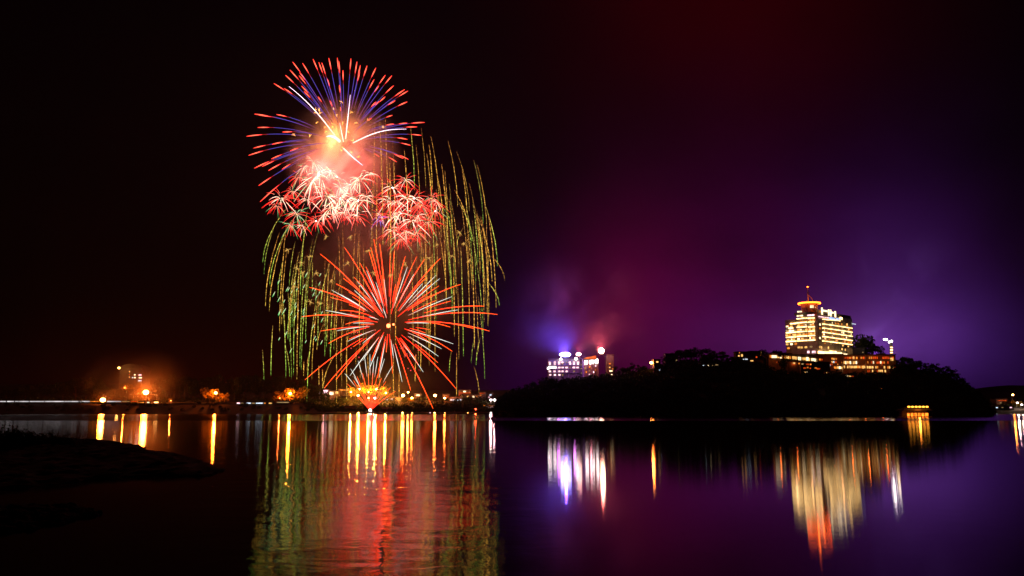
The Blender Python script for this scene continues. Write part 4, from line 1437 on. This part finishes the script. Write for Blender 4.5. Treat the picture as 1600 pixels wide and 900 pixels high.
lk = building('hotel_link', 906.2, 910.8, 566, 594, D + 1, 8, 'recessed violet lit link between the two floodlit hotel blocks', 'concrete', None, 0.4)
for y in (570, 576, 583):
    win(lk, 907.4, 909.6, y - 0.8, y + 0.8, D + 1, 'win_dim')
for (x, y, pw_, cc, par_) in ((883, 548, 26000, (0.20, 0.06, 1.0), fh), (939, 541, 16000, (1, 0.14, 0.12), f2), (872, 572, 1500, (0.7, 0.18, 0.9), fh), (922, 570, 900, (1.0, 0.18, 0.30), f2), (897, 574, 1300, (0.75, 0.18, 0.8), fh)):  # added lamps washing the facade pink and violet, plus glow at two floodlights
    lamp('POINT', 'facade_light', P(x, y, D - 9 if pw_ < 5000 else D - 4), pw_, cc, 1.0, par_)

# searchlight behind the tall hotel that lights the mist violet
p = P(1344, 560, 700)
sl_ = thing('searchlight', (p.x, 700, p.z), 'violet searchlight behind the big tree, lighting the mist', 'searchlight')
MB().lathe((p.x, 700, p.z), [(0.05, 0), (0.9, 0.02), (1.0, 0.8), (1.1, 1.4), (0.05, 1.42)], 16).build('housing', 'metal', sl_)
lamp('SPOT', 'search_beam', (p.x, 700, p.z + 2.2), 480000, (0.42, 0.20, 1.0), 1.0, sl_, P(1445, 300, 700), R(44), 0.12)
lamp('SPOT', 'search_beam', (p.x + 10, 700, p.z + 2.2), 200000, (0.38, 0.10, 1.0), 1.0, sl_, P(1470, 470, 700), R(120), 0.7)

# ------------------------------------------------------------------ fireworks
DF = 930.0
KF = DF / (F / CO)        # metres per photo pixel at the fireworks


def trail(parent, name, pts, r, m, taper='both'):
    k = len(pts)
    rad = []
    for i in range(k):
        u = i / (k - 1)
        if taper == 'both':
            q = 0.25 + 0.75 * math.sin(math.pi * min(1, max(0.02, u * 0.94 + 0.03))) ** 0.6
        elif taper == 'tip':
            q = 0.3 + 0.7 * u
        else:
            q = 1 - 0.75 * u
        rad.append(r * q)
    return MB().tube(pts, rad, 5).build(name, m, parent)


def ballistic(c, tip, G, t0, t1, n):
    v = tip - c + Vector((0, 0, G))
    return [c + v * u - Vector((0, 0, G)) * u * u for u in [t0 + (t1 - t0) * i / (n - 1) for i in range(n)]]


def shell(loc_px, name, label, D=DF, cat='firework', group=None):
    return thing(name, P(loc_px[0], loc_px[1], D), label, cat, group)


def q1(X, Y):
    return 380 + X / 3, 80 + Y / 3


def q2(X, Y):
    return 380 + X / 3, 350 + Y / 3


# 1. the top shell: blue trails with red tips
top = shell((538, 227), 'blue_shell_firework', 'largest top firework with blue violet trails ending in red tips')
c3 = Vector(top.location)
TIPS = [(245, 68), (290, 75), (335, 55), (360, 68), (375, 75), (405, 50), (443, 50), (450, 68), (504, 50), (530, 70), (545, 85), (575, 85), (615, 92), (657, 125), (688, 125), (605, 148), (630, 170), (690, 175), (738, 192), (757, 195), (755, 243), (658, 220), (632, 240), (703, 237),
        (690, 303), (595, 318), (468, 105), (398, 140), (275, 130), (272, 110), (235, 105), (210, 123), (163, 163), (205, 183), (285, 175), (295, 198), (357, 222), (410, 240), (452, 170), (543, 110), (615, 245), (456, 268),
        (75, 297), (95, 302), (175, 300), (85, 357), (200, 378), (45, 395), (150, 433), (65, 450), (50, 480), (232, 463), (150, 497), (80, 535), (110, 530), (140, 547), (195, 545), (90, 618), (135, 655),
        (825, 335), (755, 338), (797, 355), (693, 343), (822, 393), (752, 410), (768, 437), (630, 490), (705, 510), (735, 495), (760, 500)]
rnd = random.Random(11)
RT = 150 * KF
for (X, Y) in TIPS:
    x, y = q1(X, Y)
    d2 = math.hypot(x - 538, y - 227) * KF
    off = math.sqrt(max(0, RT * RT - d2 * d2)) * rnd.choice((-1, 1)) * 0.8
    tip = P(x, y, DF + off)
    side = abs(x - 538) / 150
    G = (14 + 22 * side) * KF
    near = rnd.uniform(0.32, 0.52)
    st0 = trail(top, 'spark_trail', ballistic(c3, tip, G, near, 0.93, 12), 0.26, 'fw_blue')
    long_ = 1.14 if (X, Y) == (135, 655) else 1.04
    rt0 = trail(top, 'red_tip', ballistic(c3, tip, G, 0.90, long_ + rnd.uniform(0, 0.03), 7), 0.58, 'fw_tip')
    rt0.parent = st0
for (X0, Y0, X1, Y1, bend, r) in [(430, 395, 215, 165, 6, 0.95), (480, 412, 502, 205, 0, 1.0), (515, 430, 765, 365, 7, 0.95), (470, 455, 560, 535, -1, 1.1), (455, 425, 392, 400, 4, 2.3), (470, 425, 452, 335, 0, 0.7)]:
    a, b = P(*q1(X0, Y0), DF - 6), P(*q1(X1, Y1), DF - 14)
    n = 12
    pts = []
    for i in range(n):
        u = i / (n - 1)
        pts.append(a.lerp(b, u) + Vector((0, 0, bend * KF * math.sin(math.pi * u))))
    trail(top, 'white_comet', pts, r * 0.72, 'fw_comet', 'root')
for i in range(26):
    x, y = rnd.gauss(530, 30), rnd.gauss(200, 20)
    p = P(x, y, DF + rnd.uniform(-20, 10))
    n_s = MB()
    for j in range(7):
        v = Vector((rnd.gauss(0, 1), rnd.gauss(0, 1), rnd.gauss(0, 1))).normalized() * rnd.uniform(1.2, 2.6)
        n_s.tube([p, p + v], [0.28, 0.1], 4)
    n_s.build('ember', 'fw_ember', top)

# 2. the cluster of small bursts
BUR = [(330, 520, 62, 'w'), (355, 578, 78, 'w'), (262, 590, 62, 'rg'), (395, 680, 78, 'w'), (415, 735, 84, 'w'), (490, 700, 76, 'w'), (545, 600, 60, 'w'), (592, 575, 70, 'rw'), (580, 685, 66, 'r'), (530, 770, 82, 'rw'), (640, 765, 48, 'r'),
       (700, 640, 72, 'r'), (715, 710, 76, 'rw'), (700, 775, 80, 'r'), (760, 605, 54, 'r'), (802, 690, 66, 'r'), (835, 722, 84, 'rg'), (882, 690, 66, 'rg'), (905, 705, 58, 'r'), (790, 795, 80, 'r'), (862, 800, 84, 'rg'), (760, 850, 72, 'rw'),
       (232, 655, 60, 'rg'), (178, 690, 76, 'r'), (250, 765, 78, 'g'), (222, 820, 62, 'g'), (342, 795, 72, 'rg'), (300, 695, 66, 'r'), (452, 640, 58, 'w'), (500, 625, 52, 'w'), (408, 560, 50, 'w'), (635, 785, 56, 'b'), (740, 880, 78, 'rg'), (440, 590, 50, 'rw'),
       (365, 640, 66, 'r'), (285, 545, 50, 'w'), (470, 760, 60, 'rw'), (540, 700, 70, 'w'), (375, 770, 70, 'r'), (160, 725, 60, 'rg'), (280, 820, 60, 'r'), (675, 700, 62, 'r'), (740, 760, 74, 'w'), (820, 770, 76, 'r'), (900, 750, 62, 'rg'), (700, 840, 70, 'r'),
       (815, 850, 66, 'rg'), (325, 610, 90, 'w'), (455, 690, 88, 'w'), (770, 690, 92, 'r')]
BD = {}
PAL = {'w': (['fw_pale', 'fw_pale', 'fw_pinkred', 'fw_green'], 'pale pink'), 'rw': (['fw_pale', 'fw_pinkred', 'fw_pinkred'], 'pink and white'), 'r': (['fw_pinkred', 'fw_pinkred', 'fw_pinkred', 'fw_pale'], 'red'),
       'rg': (['fw_pinkred', 'fw_pinkred', 'fw_green'], 'red and green'), 'g': (['fw_green', 'fw_green', 'fw_pinkred'], 'green and red'), 'b': (['fw_bluish'], 'blue')}
for key, (mats, _) in PAL.items():
    lst = []
    for j in range(26):
        z = rnd.uniform(-0.75, 1)
        a = rnd.uniform(0, 6.283)
        q = math.sqrt(1 - z * z)
        L = rnd.uniform(0.5, 1.2)
        v = Vector((q * math.cos(a), q * math.sin(a), z)) * L
        g = rnd.uniform(0.3, 0.6)
        r0_ = rnd.choice((0.06, 0.15, 0.3, 0.45))
        pts = [v * u - Vector((0, 0, g)) * u * u for u in [r0_ + (1 - r0_) * i / 6 for i in range(7)]]
        mb = MB().tube(pts, [0.005 + 0.0075 * (1 - abs(2 * i / 6 - 0.9) / 1.1) for i in range(7)], 4)
        ob = mb.build('spike', rnd.choice(mats))
        lst.append(ob.data)
        bpy.data.objects.remove(ob)
    BD[key] = lst
order = sorted(range(len(BUR)), key=lambda i: BUR[i][1])
lab = {}
ROWN = ['top', 'upper', 'middle', 'lower', 'bottom']
ORD = ['first', 'second', 'third', 'fourth', 'fifth', 'sixth', 'seventh', 'eighth', 'ninth', 'tenth']
per_row = 10
for r_ in range(5):
    ids = sorted(order[r_ * per_row:(r_ + 1) * per_row], key=lambda i: BUR[i][0])
    for j, i in enumerate(ids):
        lab[i] = 'small %s burst in the cluster, %s row, %s counted towards the hill' % (PAL[BUR[i][3]][1], ROWN[r_], ORD[j])
for i, (X, Y, r, key) in enumerate(BUR):
    x, y = q1(X, Y)
    D_ = DF + rnd.uniform(-35, 25)
    b_ = shell((x, y), 'small_burst', lab[i], D_, 'firework', 'small bursts in the cluster')
    s = r / 3 * KF * rnd.uniform(0.85, 1.3)
    b_.scale = (s, s, s)
    b_.rotation_euler.z = rnd.uniform(0, 6.28)
    use = BD[key] if key != 'b' else BD[key][:14]
    if key in ('w', 'rw') or rnd.random() < 0.25:
        MBc = MB().ball((0, 0, 0), rnd.uniform(0.02, 0.035), 8, 6)
        oc = MBc.build('burst_core', rnd.choice(('lamp_white', 'fw_ember')))
        oc.parent = b_
    for dt in use:
        c = bpy.data.objects.new('spike', dt)
        col.objects.link(c)
        c.parent = b_

# 3. the big red chrysanthemum
red = shell((607, 509), 'red_shell_firework', 'huge red chrysanthemum firework with white inner streaks low above the lake')
c3 = Vector(red.location)
RED = [(360, 140), (475, 110), (612, 70), (640, 92), (850, 165), (925, 160), (815, 150), (310, 297), (435, 280), (275, 435), (410, 345), (1020, 283), (1130, 385), (1192, 424), (1155, 502), (1080, 490), (970, 483), (980, 597), (1000, 775), (890, 865), (785, 780),
       (290, 730), (380, 770), (435, 730), (712, 85), (598, 110), (545, 180), (865, 350), (575, 200), (690, 100), (760, 150), (470, 255), (520, 250), (495, 320), (455, 405), (400, 560), (540, 600), (600, 640), (630, 720), (700, 700), (820, 660), (760, 620), (880, 560), (860, 250), (900, 330), (790, 260),
       (650, 200), (560, 330), (480, 470), (590, 130), (650, 240), (740, 250)]
RR = 175 * KF
for (X, Y) in RED:
    x, y = q2(X, Y)
    d2 = math.hypot(x - 607, y - 509) * KF
    off = math.sqrt(max(0, RR * RR - d2 * d2)) * rnd.choice((-1, 1)) * 0.75
    tip = P(x, y, DF + off)
    side = abs(x - 607) / 170
    G = (16 + 24 * side) * KF
    trail(red, 'red_trail', ballistic(c3, tip, G, rnd.uniform(0.18, 0.42), 1.0, 14), 0.32, 'fw_red')
for i in range(30):
    a, L = rnd.uniform(0, 6.283), rnd.uniform(60, 130)
    tip = P(607 + L * math.cos(a), 509 + L * math.sin(a) * 0.9, DF + rnd.uniform(-60, 60))
    u0 = rnd.uniform(0.25, 0.6)
    trail(red, 'red_trail', ballistic(c3, tip, 14 * KF, u0, min(1.0, u0 + rnd.uniform(0.25, 0.5)), 8), rnd.uniform(0.2, 0.34), 'fw_red')
WHI = [(905, 240), (922, 255), (980, 340), (1010, 402), (770, 200), (800, 235), (622, 272), (578, 218), (520, 310), (415, 310), (385, 405), (515, 465), (590, 435), (440, 500), (490, 550), (500, 712), (590, 682), (640, 692), (745, 740), (845, 695), (915, 620), (985, 562), (930, 585), (655, 395), (870, 465), (840, 280),
       (560, 560), (705, 630), (735, 300), (535, 270), (600, 320), (620, 600), (660, 260), (455, 330), (560, 640)]
for (X, Y) in WHI:
    x, y = q2(X, Y)
    d2 = math.hypot(x - 607, y - 509) * KF
    R2 = max(d2, 105 * KF)
    off = math.sqrt(max(0, R2 * R2 - d2 * d2)) * rnd.choice((-1, 1)) * 0.75
    tip = P(x, y, DF + off)
    trail(red, 'white_trail', ballistic(c3, tip, 9 * KF, rnd.uniform(0.3, 0.5), 1.0, 8), 0.34, 'fw_white')
MB().ball(c3, 2.1, 10, 8).build('burst_core', 'fw_core', red, smooth=True)
MB().ball(c3 + Vector((5.2, 0, 1.4)), 1.1, 10, 8).build('burst_core', 'fw_core', red, smooth=True)
for i in range(34):
    x, y = rnd.gauss(560, 16), rnd.uniform(440, 560)
    if i > 17:
        x, y = rnd.gauss(640, 9), rnd.uniform(540, 585)
    p = P(x, y, DF + rnd.uniform(-20, 20))
    MB().ball(p, rnd.uniform(0.4, 0.75), 6, 4).build('red_spark', 'fw_redspark', red)

# 4. willow trails: start, end, sideways bow (photo pixels)
WL = [(q2(200, -70), q2(92, 180)), (q2(170, 40), q2(104, 385)), (q2(230, -20), q2(125, 290)), (q2(150, 0), q2(98, 235)), (q2(245, 80), q2(216, 300)), (q2(190, 160), q2(162, 345)), (q2(205, 120), q2(180, 470)), (q2(182, 290), q2(200, 720)), (q2(195, 560), q2(218, 715)), (q2(285, 60), q2(235, 612)),
      (q2(262, 210), q2(252, 728)), (q2(300, 310), q2(293, 540)), (q2(402, 375), q2(390, 580)), (q2(442, 435), q2(425, 590)), (q2(90, 590), q2(97, 730)), (q2(139, 475), q2(130, 710)), (q2(445, 590), q2(375, 770)), (q2(352, 360), q2(350, 572)), (q2(376, 470), q2(345, 590)), (q2(285, 640), q2(283, 712)),
      (q2(326, 180), q2(324, 322)), (q2(300, -60), q2(268, 330)), (q2(350, 40), q2(300, 370)), (q2(240, 250), q2(212, 520))]
WC = [(q2(485, 500), q2(485, 865)), (q2(545, 30), q2(532, 330)), (q2(565, 90), q2(563, 600)), (q2(606, -230), q2(603, 200)), (q2(640, -500), q2(655, 100)), (q2(716, 380), q2(714, 565)), (q2(704, 620), q2(704, 815)), (q2(860, 100), q2(848, 410)), (q2(870, 380), q2(872, 665)), (q2(575, 500), q2(590, 860)),
      (q2(617, -480), q2(612, -80)), (q2(700, -400), q2(712, 60)), (q2(530, 580), q2(528, 660)), (q2(835, 560), q2(832, 690)), (q2(372, 680), q2(372, 770)), (q2(755, -350), q2(770, -40)), (q2(735, 160), q2(720, 420)), (q2(690, -300), q2(690, 260)), (q2(500, 450), q2(482, 660)), (q2(640, 780), q2(640, 690)), (q2(832, 790), q2(834, 880)), (q2(855, 800), q2(862, 850))]
WR = [(q2(785, -450), q2(803, -160)), (q2(835, -450), q2(855, -170)), (q2(880, -410), q2(918, -90)), (q2(930, -40), q2(972, 330)), (q2(960, -390), q2(1005, -80)), (q2(1000, -340), q2(1060, -60)), (q2(985, 180), q2(990, 530)), (q2(1020, 110), q2(1032, 620)), (q2(1000, 600), q2(1000, 865)), (q2(975, 600), q2(966, 692)),
      (q2(1112, 530), q2(1092, 660)), (q2(1082, 670), q2(1105, 790)), (q2(1080, -300), q2(1125, 0)), (q2(1060, -190), q2(1140, 420)), (q2(1130, -100), q2(1192, 200)), (q2(1150, -40), q2(1185, 392)), (q2(1165, 150), q2(1226, 266)), (q2(1095, -60), q2(1110, 240)), (q2(1040, -130), q2(1075, 260)),
      (q2(1025, -260), q2(1048, -50)), (q2(930, -280), q2(960, 120)), (q2(860, -330), q2(880, -120)), (q2(905, -250), q2(940, 40)), (q2(1110, -40), q2(1150, 200)), (q2(1075, -110), q2(1100, 180)), (q2(1050, 40), q2(1060, 480)), (q2(975, -100), q2(1010, 200)), (q2(1030, 20), q2(1000, 110)), (q2(990, -160), q2(1052, 20)), (q2(1098, -50), q2(1130, 320))]
for i in range(11):
    x = rnd.uniform(418, 525)
    ya = rnd.uniform(325, 450)
    WL.append(((x + rnd.uniform(4, 16), ya), (x, min(594, ya + rnd.uniform(80, 200)))))
for i in range(17):
    x = rnd.uniform(648, 772)
    ya = 215 + 150 * ((x - 648) / 124) ** 2 + rnd.uniform(0, 150)
    WR.append(((x - rnd.uniform(3, 12), ya), (x, min(592, ya + rnd.uniform(70, 210)))))
for i in range(8):
    x = rnd.uniform(500, 690)
    ya = rnd.uniform(330, 440)
    WC.append(((x, ya), (x + rnd.uniform(-3, 3), ya + rnd.uniform(60, 180))))
for (grp, nm, lb, mats) in ((WL, 'green_willow_firework', 'green and gold willow trails hanging on the dark side of the red firework', ['fw_willow_green', 'fw_willow_green', 'fw_willow']),
                            (WC, 'gold_willow_firework', 'sparse gold willow trails falling behind the red firework', ['fw_willow']),
                            (WR, 'tall_willow_firework', 'tall golden willow firework arching down towards the hill side', ['fw_willow', 'fw_willow', 'fw_willow_green'])):
    x0 = sum(p[0][0] for p in grp) / len(grp)
    y0 = min(p[0][1] for p in grp)
    wl = shell((x0, y0), nm, lb, DF + 12)
    for (A, B) in grp:
        for rep in range(rnd.choice((1, 2, 2)) if grp is WC else rnd.choice((1, 1, 2))):
            sh = rnd.uniform(5, 9) * (1 if rnd.random() < 0.5 else -1) if rep else 0
            shy = rnd.uniform(-14, 40) if rep else 0
            D_ = DF + 12 + rnd.uniform(-50, 50)
            n = 16
            pts = []
            for i in range(n):
                u = i / (n - 1)
                x = A[0] + sh + (B[0] - A[0]) * (1 - (1 - u) ** 1.8) + rnd.uniform(-0.25, 0.25)
                y = A[1] + shy + (B[1] - A[1]) * u
                pts.append(P(x, y, D_))
            trail(wl, 'willow_trail', pts, rnd.choice((0.15, 0.2, 0.25, 0.34)), rnd.choice(mats))
    if grp is WL:
        for i in range(44):
            x, y = rnd.uniform(428, 505), rnd.uniform(425, 545)
            L = rnd.uniform(4, 9)
            a, b = P(x, y, DF + 12), P(x - L * 0.5, y + L, DF + 12)
            trail(wl, 'green_dash', [a, a.lerp(b, 0.5), b], 0.42, 'fw_green')

# 5. gold star sparkles
GS = [(490, 185), (310, 155), (250, 205), (410, 265), (315, 365), (240, 295), (610, 230), (585, 125), (980, 150), (1060, 170), (1035, 92), (910, 100), (390, 60), (360, 375), (280, 230), (210, 120), (500, 60), (870, 160), (340, 230), (1015, 40), (760, 185), (690, 240), (520, 500), (270, 185)]
ids = sorted(range(len(GS)), key=lambda i: GS[i][1])
lab = {}
for r_ in range(6):
    for j, i in enumerate(sorted(ids[r_ * 4:(r_ + 1) * 4], key=lambda i: GS[i][0])):
        lab[i] = 'tiny gold star spark, %s row from the top, %s from the green willow' % (ORD[r_], ORD[j])
for i, (X, Y) in enumerate(GS):
    x, y = q2(X, Y)
    g_ = shell((x, y), 'gold_star', lab[i], DF + rnd.uniform(-20, 30), 'firework', 'tiny gold stars among the willow trails')
    c = Vector(g_.location)
    mb = MB()
    for j in range(9):
        v = Vector((rnd.gauss(0, 1), rnd.gauss(0, 0.6), rnd.gauss(0, 1))).normalized() * rnd.uniform(2.5, 4.6)
        mb.tube([c + v * 0.1, c + v * 0.6, c + v - Vector((0, 0, 0.6))], [0.26, 0.2, 0.12], 4)
    mb.build('star_ray', 'fw_gold', g_)

# 6. fountain from the raft
D0 = 866
p0 = P(578, 646.5, D0)
raft = thing('firework_raft', (p0.x, D0, 0), 'flat floating raft at the waterline launching the spark fountain', 'raft')
MB().box((p0.x, D0, 0.15), (11, 6, 0.9)).build('deck', 'metal', raft)
for s in (-3.5, 0, 3.5):
    MB().box((p0.x + s, D0, 1.1), (1.4, 2.0, 1.0)).build('launch_rack', 'metal', raft)
for s in (-5.2, 5.2):
    MB().tube([(p0.x + s, D0 - 3, -0.1), (p0.x + s, D0 + 3, -0.1)], 0.5, 8).build('float', 'metal', raft)
c = P(578.5, 641, D0)
fo = thing('fountain_firework', c, 'fan shaped fountain of red and white sparks rising from the raft', 'firework')
c = Vector(c)
for (x, y) in [(541, 592), (551, 586), (557, 580), (562, 598), (568, 582), (575, 575), (583, 574), (590, 578), (597, 582), (604, 588), (612, 598), (620, 604), (548, 604), (600, 600), (588, 592), (566, 574)]:
    tip = P(x, y + 6, D0 + rnd.uniform(-8, 8))
    trail(fo, 'red_spark_trail', ballistic(c, tip, 3, 0.06, 0.95, 8), 0.34, 'fw_red', 'root')
for (x, y) in [(540, 585), (554, 590), (560, 566), (570, 560), (578, 556), (590, 560), (600, 563), (612, 574), (549, 578), (584, 566)]:
    tip = P(x, y, D0 + rnd.uniform(-8, 8))
    trail(fo, 'white_spark_trail', ballistic(c, tip, 8, 0.6, 1.04, 8), 0.22, 'fw_white')
MB().ball(c, 1.3, 10, 8).build('spark_jet', 'lamp_white', fo, smooth=True)
lamp('POINT', 'jet_light', (c.x, D0 - 3, c.z + 2), 2500, (1, 0.3, 0.15), 1.0, fo)

# light given by the burning stars, inside the smoke
BURST_LIGHTS = [((530, 205), 0, 100000, (1, 0.24, 0.05), 9), ((522, 220), -8, 110000, (1, 0.38, 0.10), 6), ((548, 240), 0, 100000, (1, 0.14, 0.14), 9), ((505, 268), 5, 200000, (1, 0.15, 0.13), 9), ((535, 300), 0, 210000, (1, 0.13, 0.11), 10), ((612, 300), 0, 50000, (1, 0.06, 0.03), 10),
                ((607, 505), 0, 8000, (1, 0.04, 0.01), 8), ((660, 330), 0, 18000, (1, 0.06, 0.04), 10)]
for ((x, y), dd, pw_, cc, rad) in BURST_LIGHTS:
    par = red if (x, y) == (607, 505) else top
    lamp('POINT', 'burst_light', P(x, y, DF + dd), pw_, cc, rad, par)


# ------------------------------------------------------------------ smoke
def smoke(name, px, py, D, rx, rz, dens, label, seed, scale=0.02):
    c = P(px, py, D)
    k = D / (F / CO)
    mb = MB()
    mb.ball((0, 0, 0), 1.0, 24, 16)
    from mathutils import noise
    vs = []
    for v in mb.v:
        v = Vector(v)
        d = 1 + 0.22 * noise.noise(v * 1.4 + Vector((seed, 0, 0)))
        vs.append((v.x * rx * k * d, v.y * (rx + rz) / 2 * k * d * 0.8, v.z * rz * k * d))
    mb.v = vs
    m, t, o = newmat(name + '_material')
    vol = t.nodes.new('ShaderNodeVolumeScatter')
    vol.inputs['Color'].default_value = (0.92, 0.90, 0.90, 1)
    vol.inputs['Anisotropy'].default_value = 0.2
    tcn = t.nodes.new('ShaderNodeTexCoord')
    nz = t.nodes.new('ShaderNodeTexNoise')
    nz.inputs['Scale'].default_value = scale
    nz.inputs['Detail'].default_value = 5
    nz.inputs['Roughness'].default_value = 0.62
    nz.inputs['Distortion'].default_value = 0.6
    mpn = t.nodes.new('ShaderNodeMapping')
    mpn.inputs['Location'].default_value = (seed * 13.0, seed * 5.0, 0)
    t.links.new(tcn.outputs['Object'], mpn.inputs['Vector'])
    t.links.new(mpn.outputs[0], nz.inputs['Vector'])
    # soft edge: fades with distance from the centre
    sc = t.nodes.new('ShaderNodeVectorMath')
    sc.operation = 'DIVIDE'
    t.links.new(tcn.outputs['Object'], sc.inputs[0])
    sc.inputs[1].default_value = (rx * k, (rx + rz) / 2 * k * 0.8, rz * k)
    ln = t.nodes.new('ShaderNodeVectorMath')
    ln.operation = 'LENGTH'
    t.links.new(sc.outputs[0], ln.inputs[0])
    f1 = t.nodes.new('ShaderNodeMapRange')
    f1.interpolation_type = 'SMOOTHSTEP'
    f1.inputs['From Min'].default_value = 0.15
    f1.inputs['From Max'].default_value = 0.85
    f1.inputs['To Min'].default_value = 1
    f1.inputs['To Max'].default_value = 0
    t.links.new(ln.outputs['Value'], f1.inputs['Value'])
    f2_ = t.nodes.new('ShaderNodeMapRange')
    f2_.inputs['From Min'].default_value = 0.44
    f2_.inputs['From Max'].default_value = 0.64
    f2_.inputs['To Min'].default_value = 0.05 * dens
    f2_.inputs['To Max'].default_value = dens
    t.links.new(nz.outputs['Fac'], f2_.inputs['Value'])
    mu = t.nodes.new('ShaderNodeMath')
    mu.operation = 'MULTIPLY'
    t.links.new(f1.outputs[0], mu.inputs[0])
    t.links.new(f2_.outputs[0], mu.inputs[1])
    t.links.new(mu.outputs[0], vol.inputs['Density'])
    t.links.new(vol.outputs[0], o.inputs['Volume'])
    ob = mb.build(name, m)
    ob.location = c
    tag(ob, label, 'smoke', kind='stuff')
    return ob


smoke('smoke', 535, 240, DF + 10, 120, 125, 0.055, 'glowing orange and pink smoke behind the top firework', 1.7)
smoke('smoke', 615, 420, DF + 14, 210, 210, 0.008, 'thin dim smoke drifting behind the willow trails', 4.2)

smoke('mist', 205, 600, 940, 130, 75, 0.010, 'added mist patch holding the red glow round the two lakeside lamps', 7.7, 0.012)  # local mist added so the lamp glow shows and stays close
smoke('mist', 600, 610, 950, 260, 70, 0.0022, 'thin mist over the lit lakeside town', 9.1, 0.012)
smoke('mist', 905, 500, 660, 190, 150, 0.0060, 'added mist patch holding the blue and red glow above the floodlit hotel', 2.9, 0.012)  # added mist that confines the floodlight glow
smoke('mist', 1395, 480, 720, 200, 185, 0.0045, 'added mist patch catching the searchlight glow behind the tall hotel', 5.5, 0.010)  # mist added to make the beam show

# ------------------------------------------------------------------ bare shrub and bushes on the near point
rnd = random.Random(21)


def shrub(px, D, h, n, label, group=None):
    p = P(px, 700, D)
    t_ = thing('bare_shrub', (p.x, D, 0.6), label, 'shrub', group)
    mb = MB()

    def grow(a, d, L, r, lv):
        b = a + d * L
        m_ = a.lerp(b, 0.5) + Vector((rnd.uniform(-1, 1), rnd.uniform(-1, 1), rnd.uniform(-1, 1))) * L * 0.06
        mb.tube([a, m_, b], [r, r * 0.85, r * 0.65], 4)
        if lv:
            for _ in range(3):
                dd = (d + Vector((rnd.gauss(0, 0.5), rnd.gauss(0, 0.5), rnd.gauss(0.05, 0.35)))).normalized()
                grow(b, dd, L * rnd.uniform(0.55, 0.85), r * 0.6, lv - 1)
    for i in range(n):
        a = rnd.uniform(0, 6.28)
        d = Vector((math.cos(a) * 0.9 + 0.35, math.sin(a) * 0.5, rnd.uniform(0.5, 1.2))).normalized()
        grow(Vector((p.x + rnd.uniform(-0.4, 0.4), D, 0.3)), d, h * 0.36, 0.035, 3)
    mb.build('branch_tangle', 'bark', t_)
    return t_


def bush(px, D, r, h, z, label, group=None, n=1500):
    p = P(px, 700, D)
    t_ = thing('bush', (p.x, D, z), label, 'bush', group)
    mb, cs = crown_mb(r, h, n, 0.16, int(px + D), 9)
    mb.v = [(x + p.x, y + D, zz + z) for x, y, zz in mb.v]
    mb.build('foliage', 'leaf_dark', t_)
    mb = MB()
    for c_ in cs[:5]:
        mb.tube([(p.x, D, z - 0.3), (p.x + c_[0] * 0.8, D + c_[1] * 0.8, z + c_[2] * 0.8)], [0.08, 0.03], 5)
    mb.build('stem', 'bark', t_)


shrub(112, 100, 3.4, 7, 'bare branched shrub at the edge of the near point')
shrub(86, 103, 3.2, 6, 'leafless shrub behind the bare branched one on the near point')
for i, (px, D_, r, h, z) in enumerate([(92, 100, 2.0, 1.0, 0.3), (62, 99, 2.6, 1.5, 0.3), (28, 97, 3.0, 2.0, 0.4), (-10, 95, 3.2, 2.4, 0.4), (-50, 95, 3.2, 2.6, 0.4)]):
    bush(px, D_, r, h, z, ['low black bush beside the bare branched shrub', 'black bush between the low bush and the taller ones', 'tall black bush on the near point', 'tallest black bush at the edge of the view', 'black bush past the edge of the near point'][i], 'black bushes on the near point')

# ------------------------------------------------------------------ haze
hz = MB().box(((0), 1070, 272), (4700, 2700, 556))
hm, t, o = newmat('night_haze')
pvn = t.nodes.new('ShaderNodeVolumePrincipled')
pvn.inputs['Color'].default_value = (0.9, 0.9, 0.92, 1)
pvn.inputs['Density'].default_value = HAZE
pvn.inputs['Anisotropy'].default_value = 0.1
t.links.new(pvn.outputs[0], o.inputs['Volume'])
ho = hz.build('haze', hm)
tag(ho, 'thin night mist over the lake', 'haze', kind='stuff')
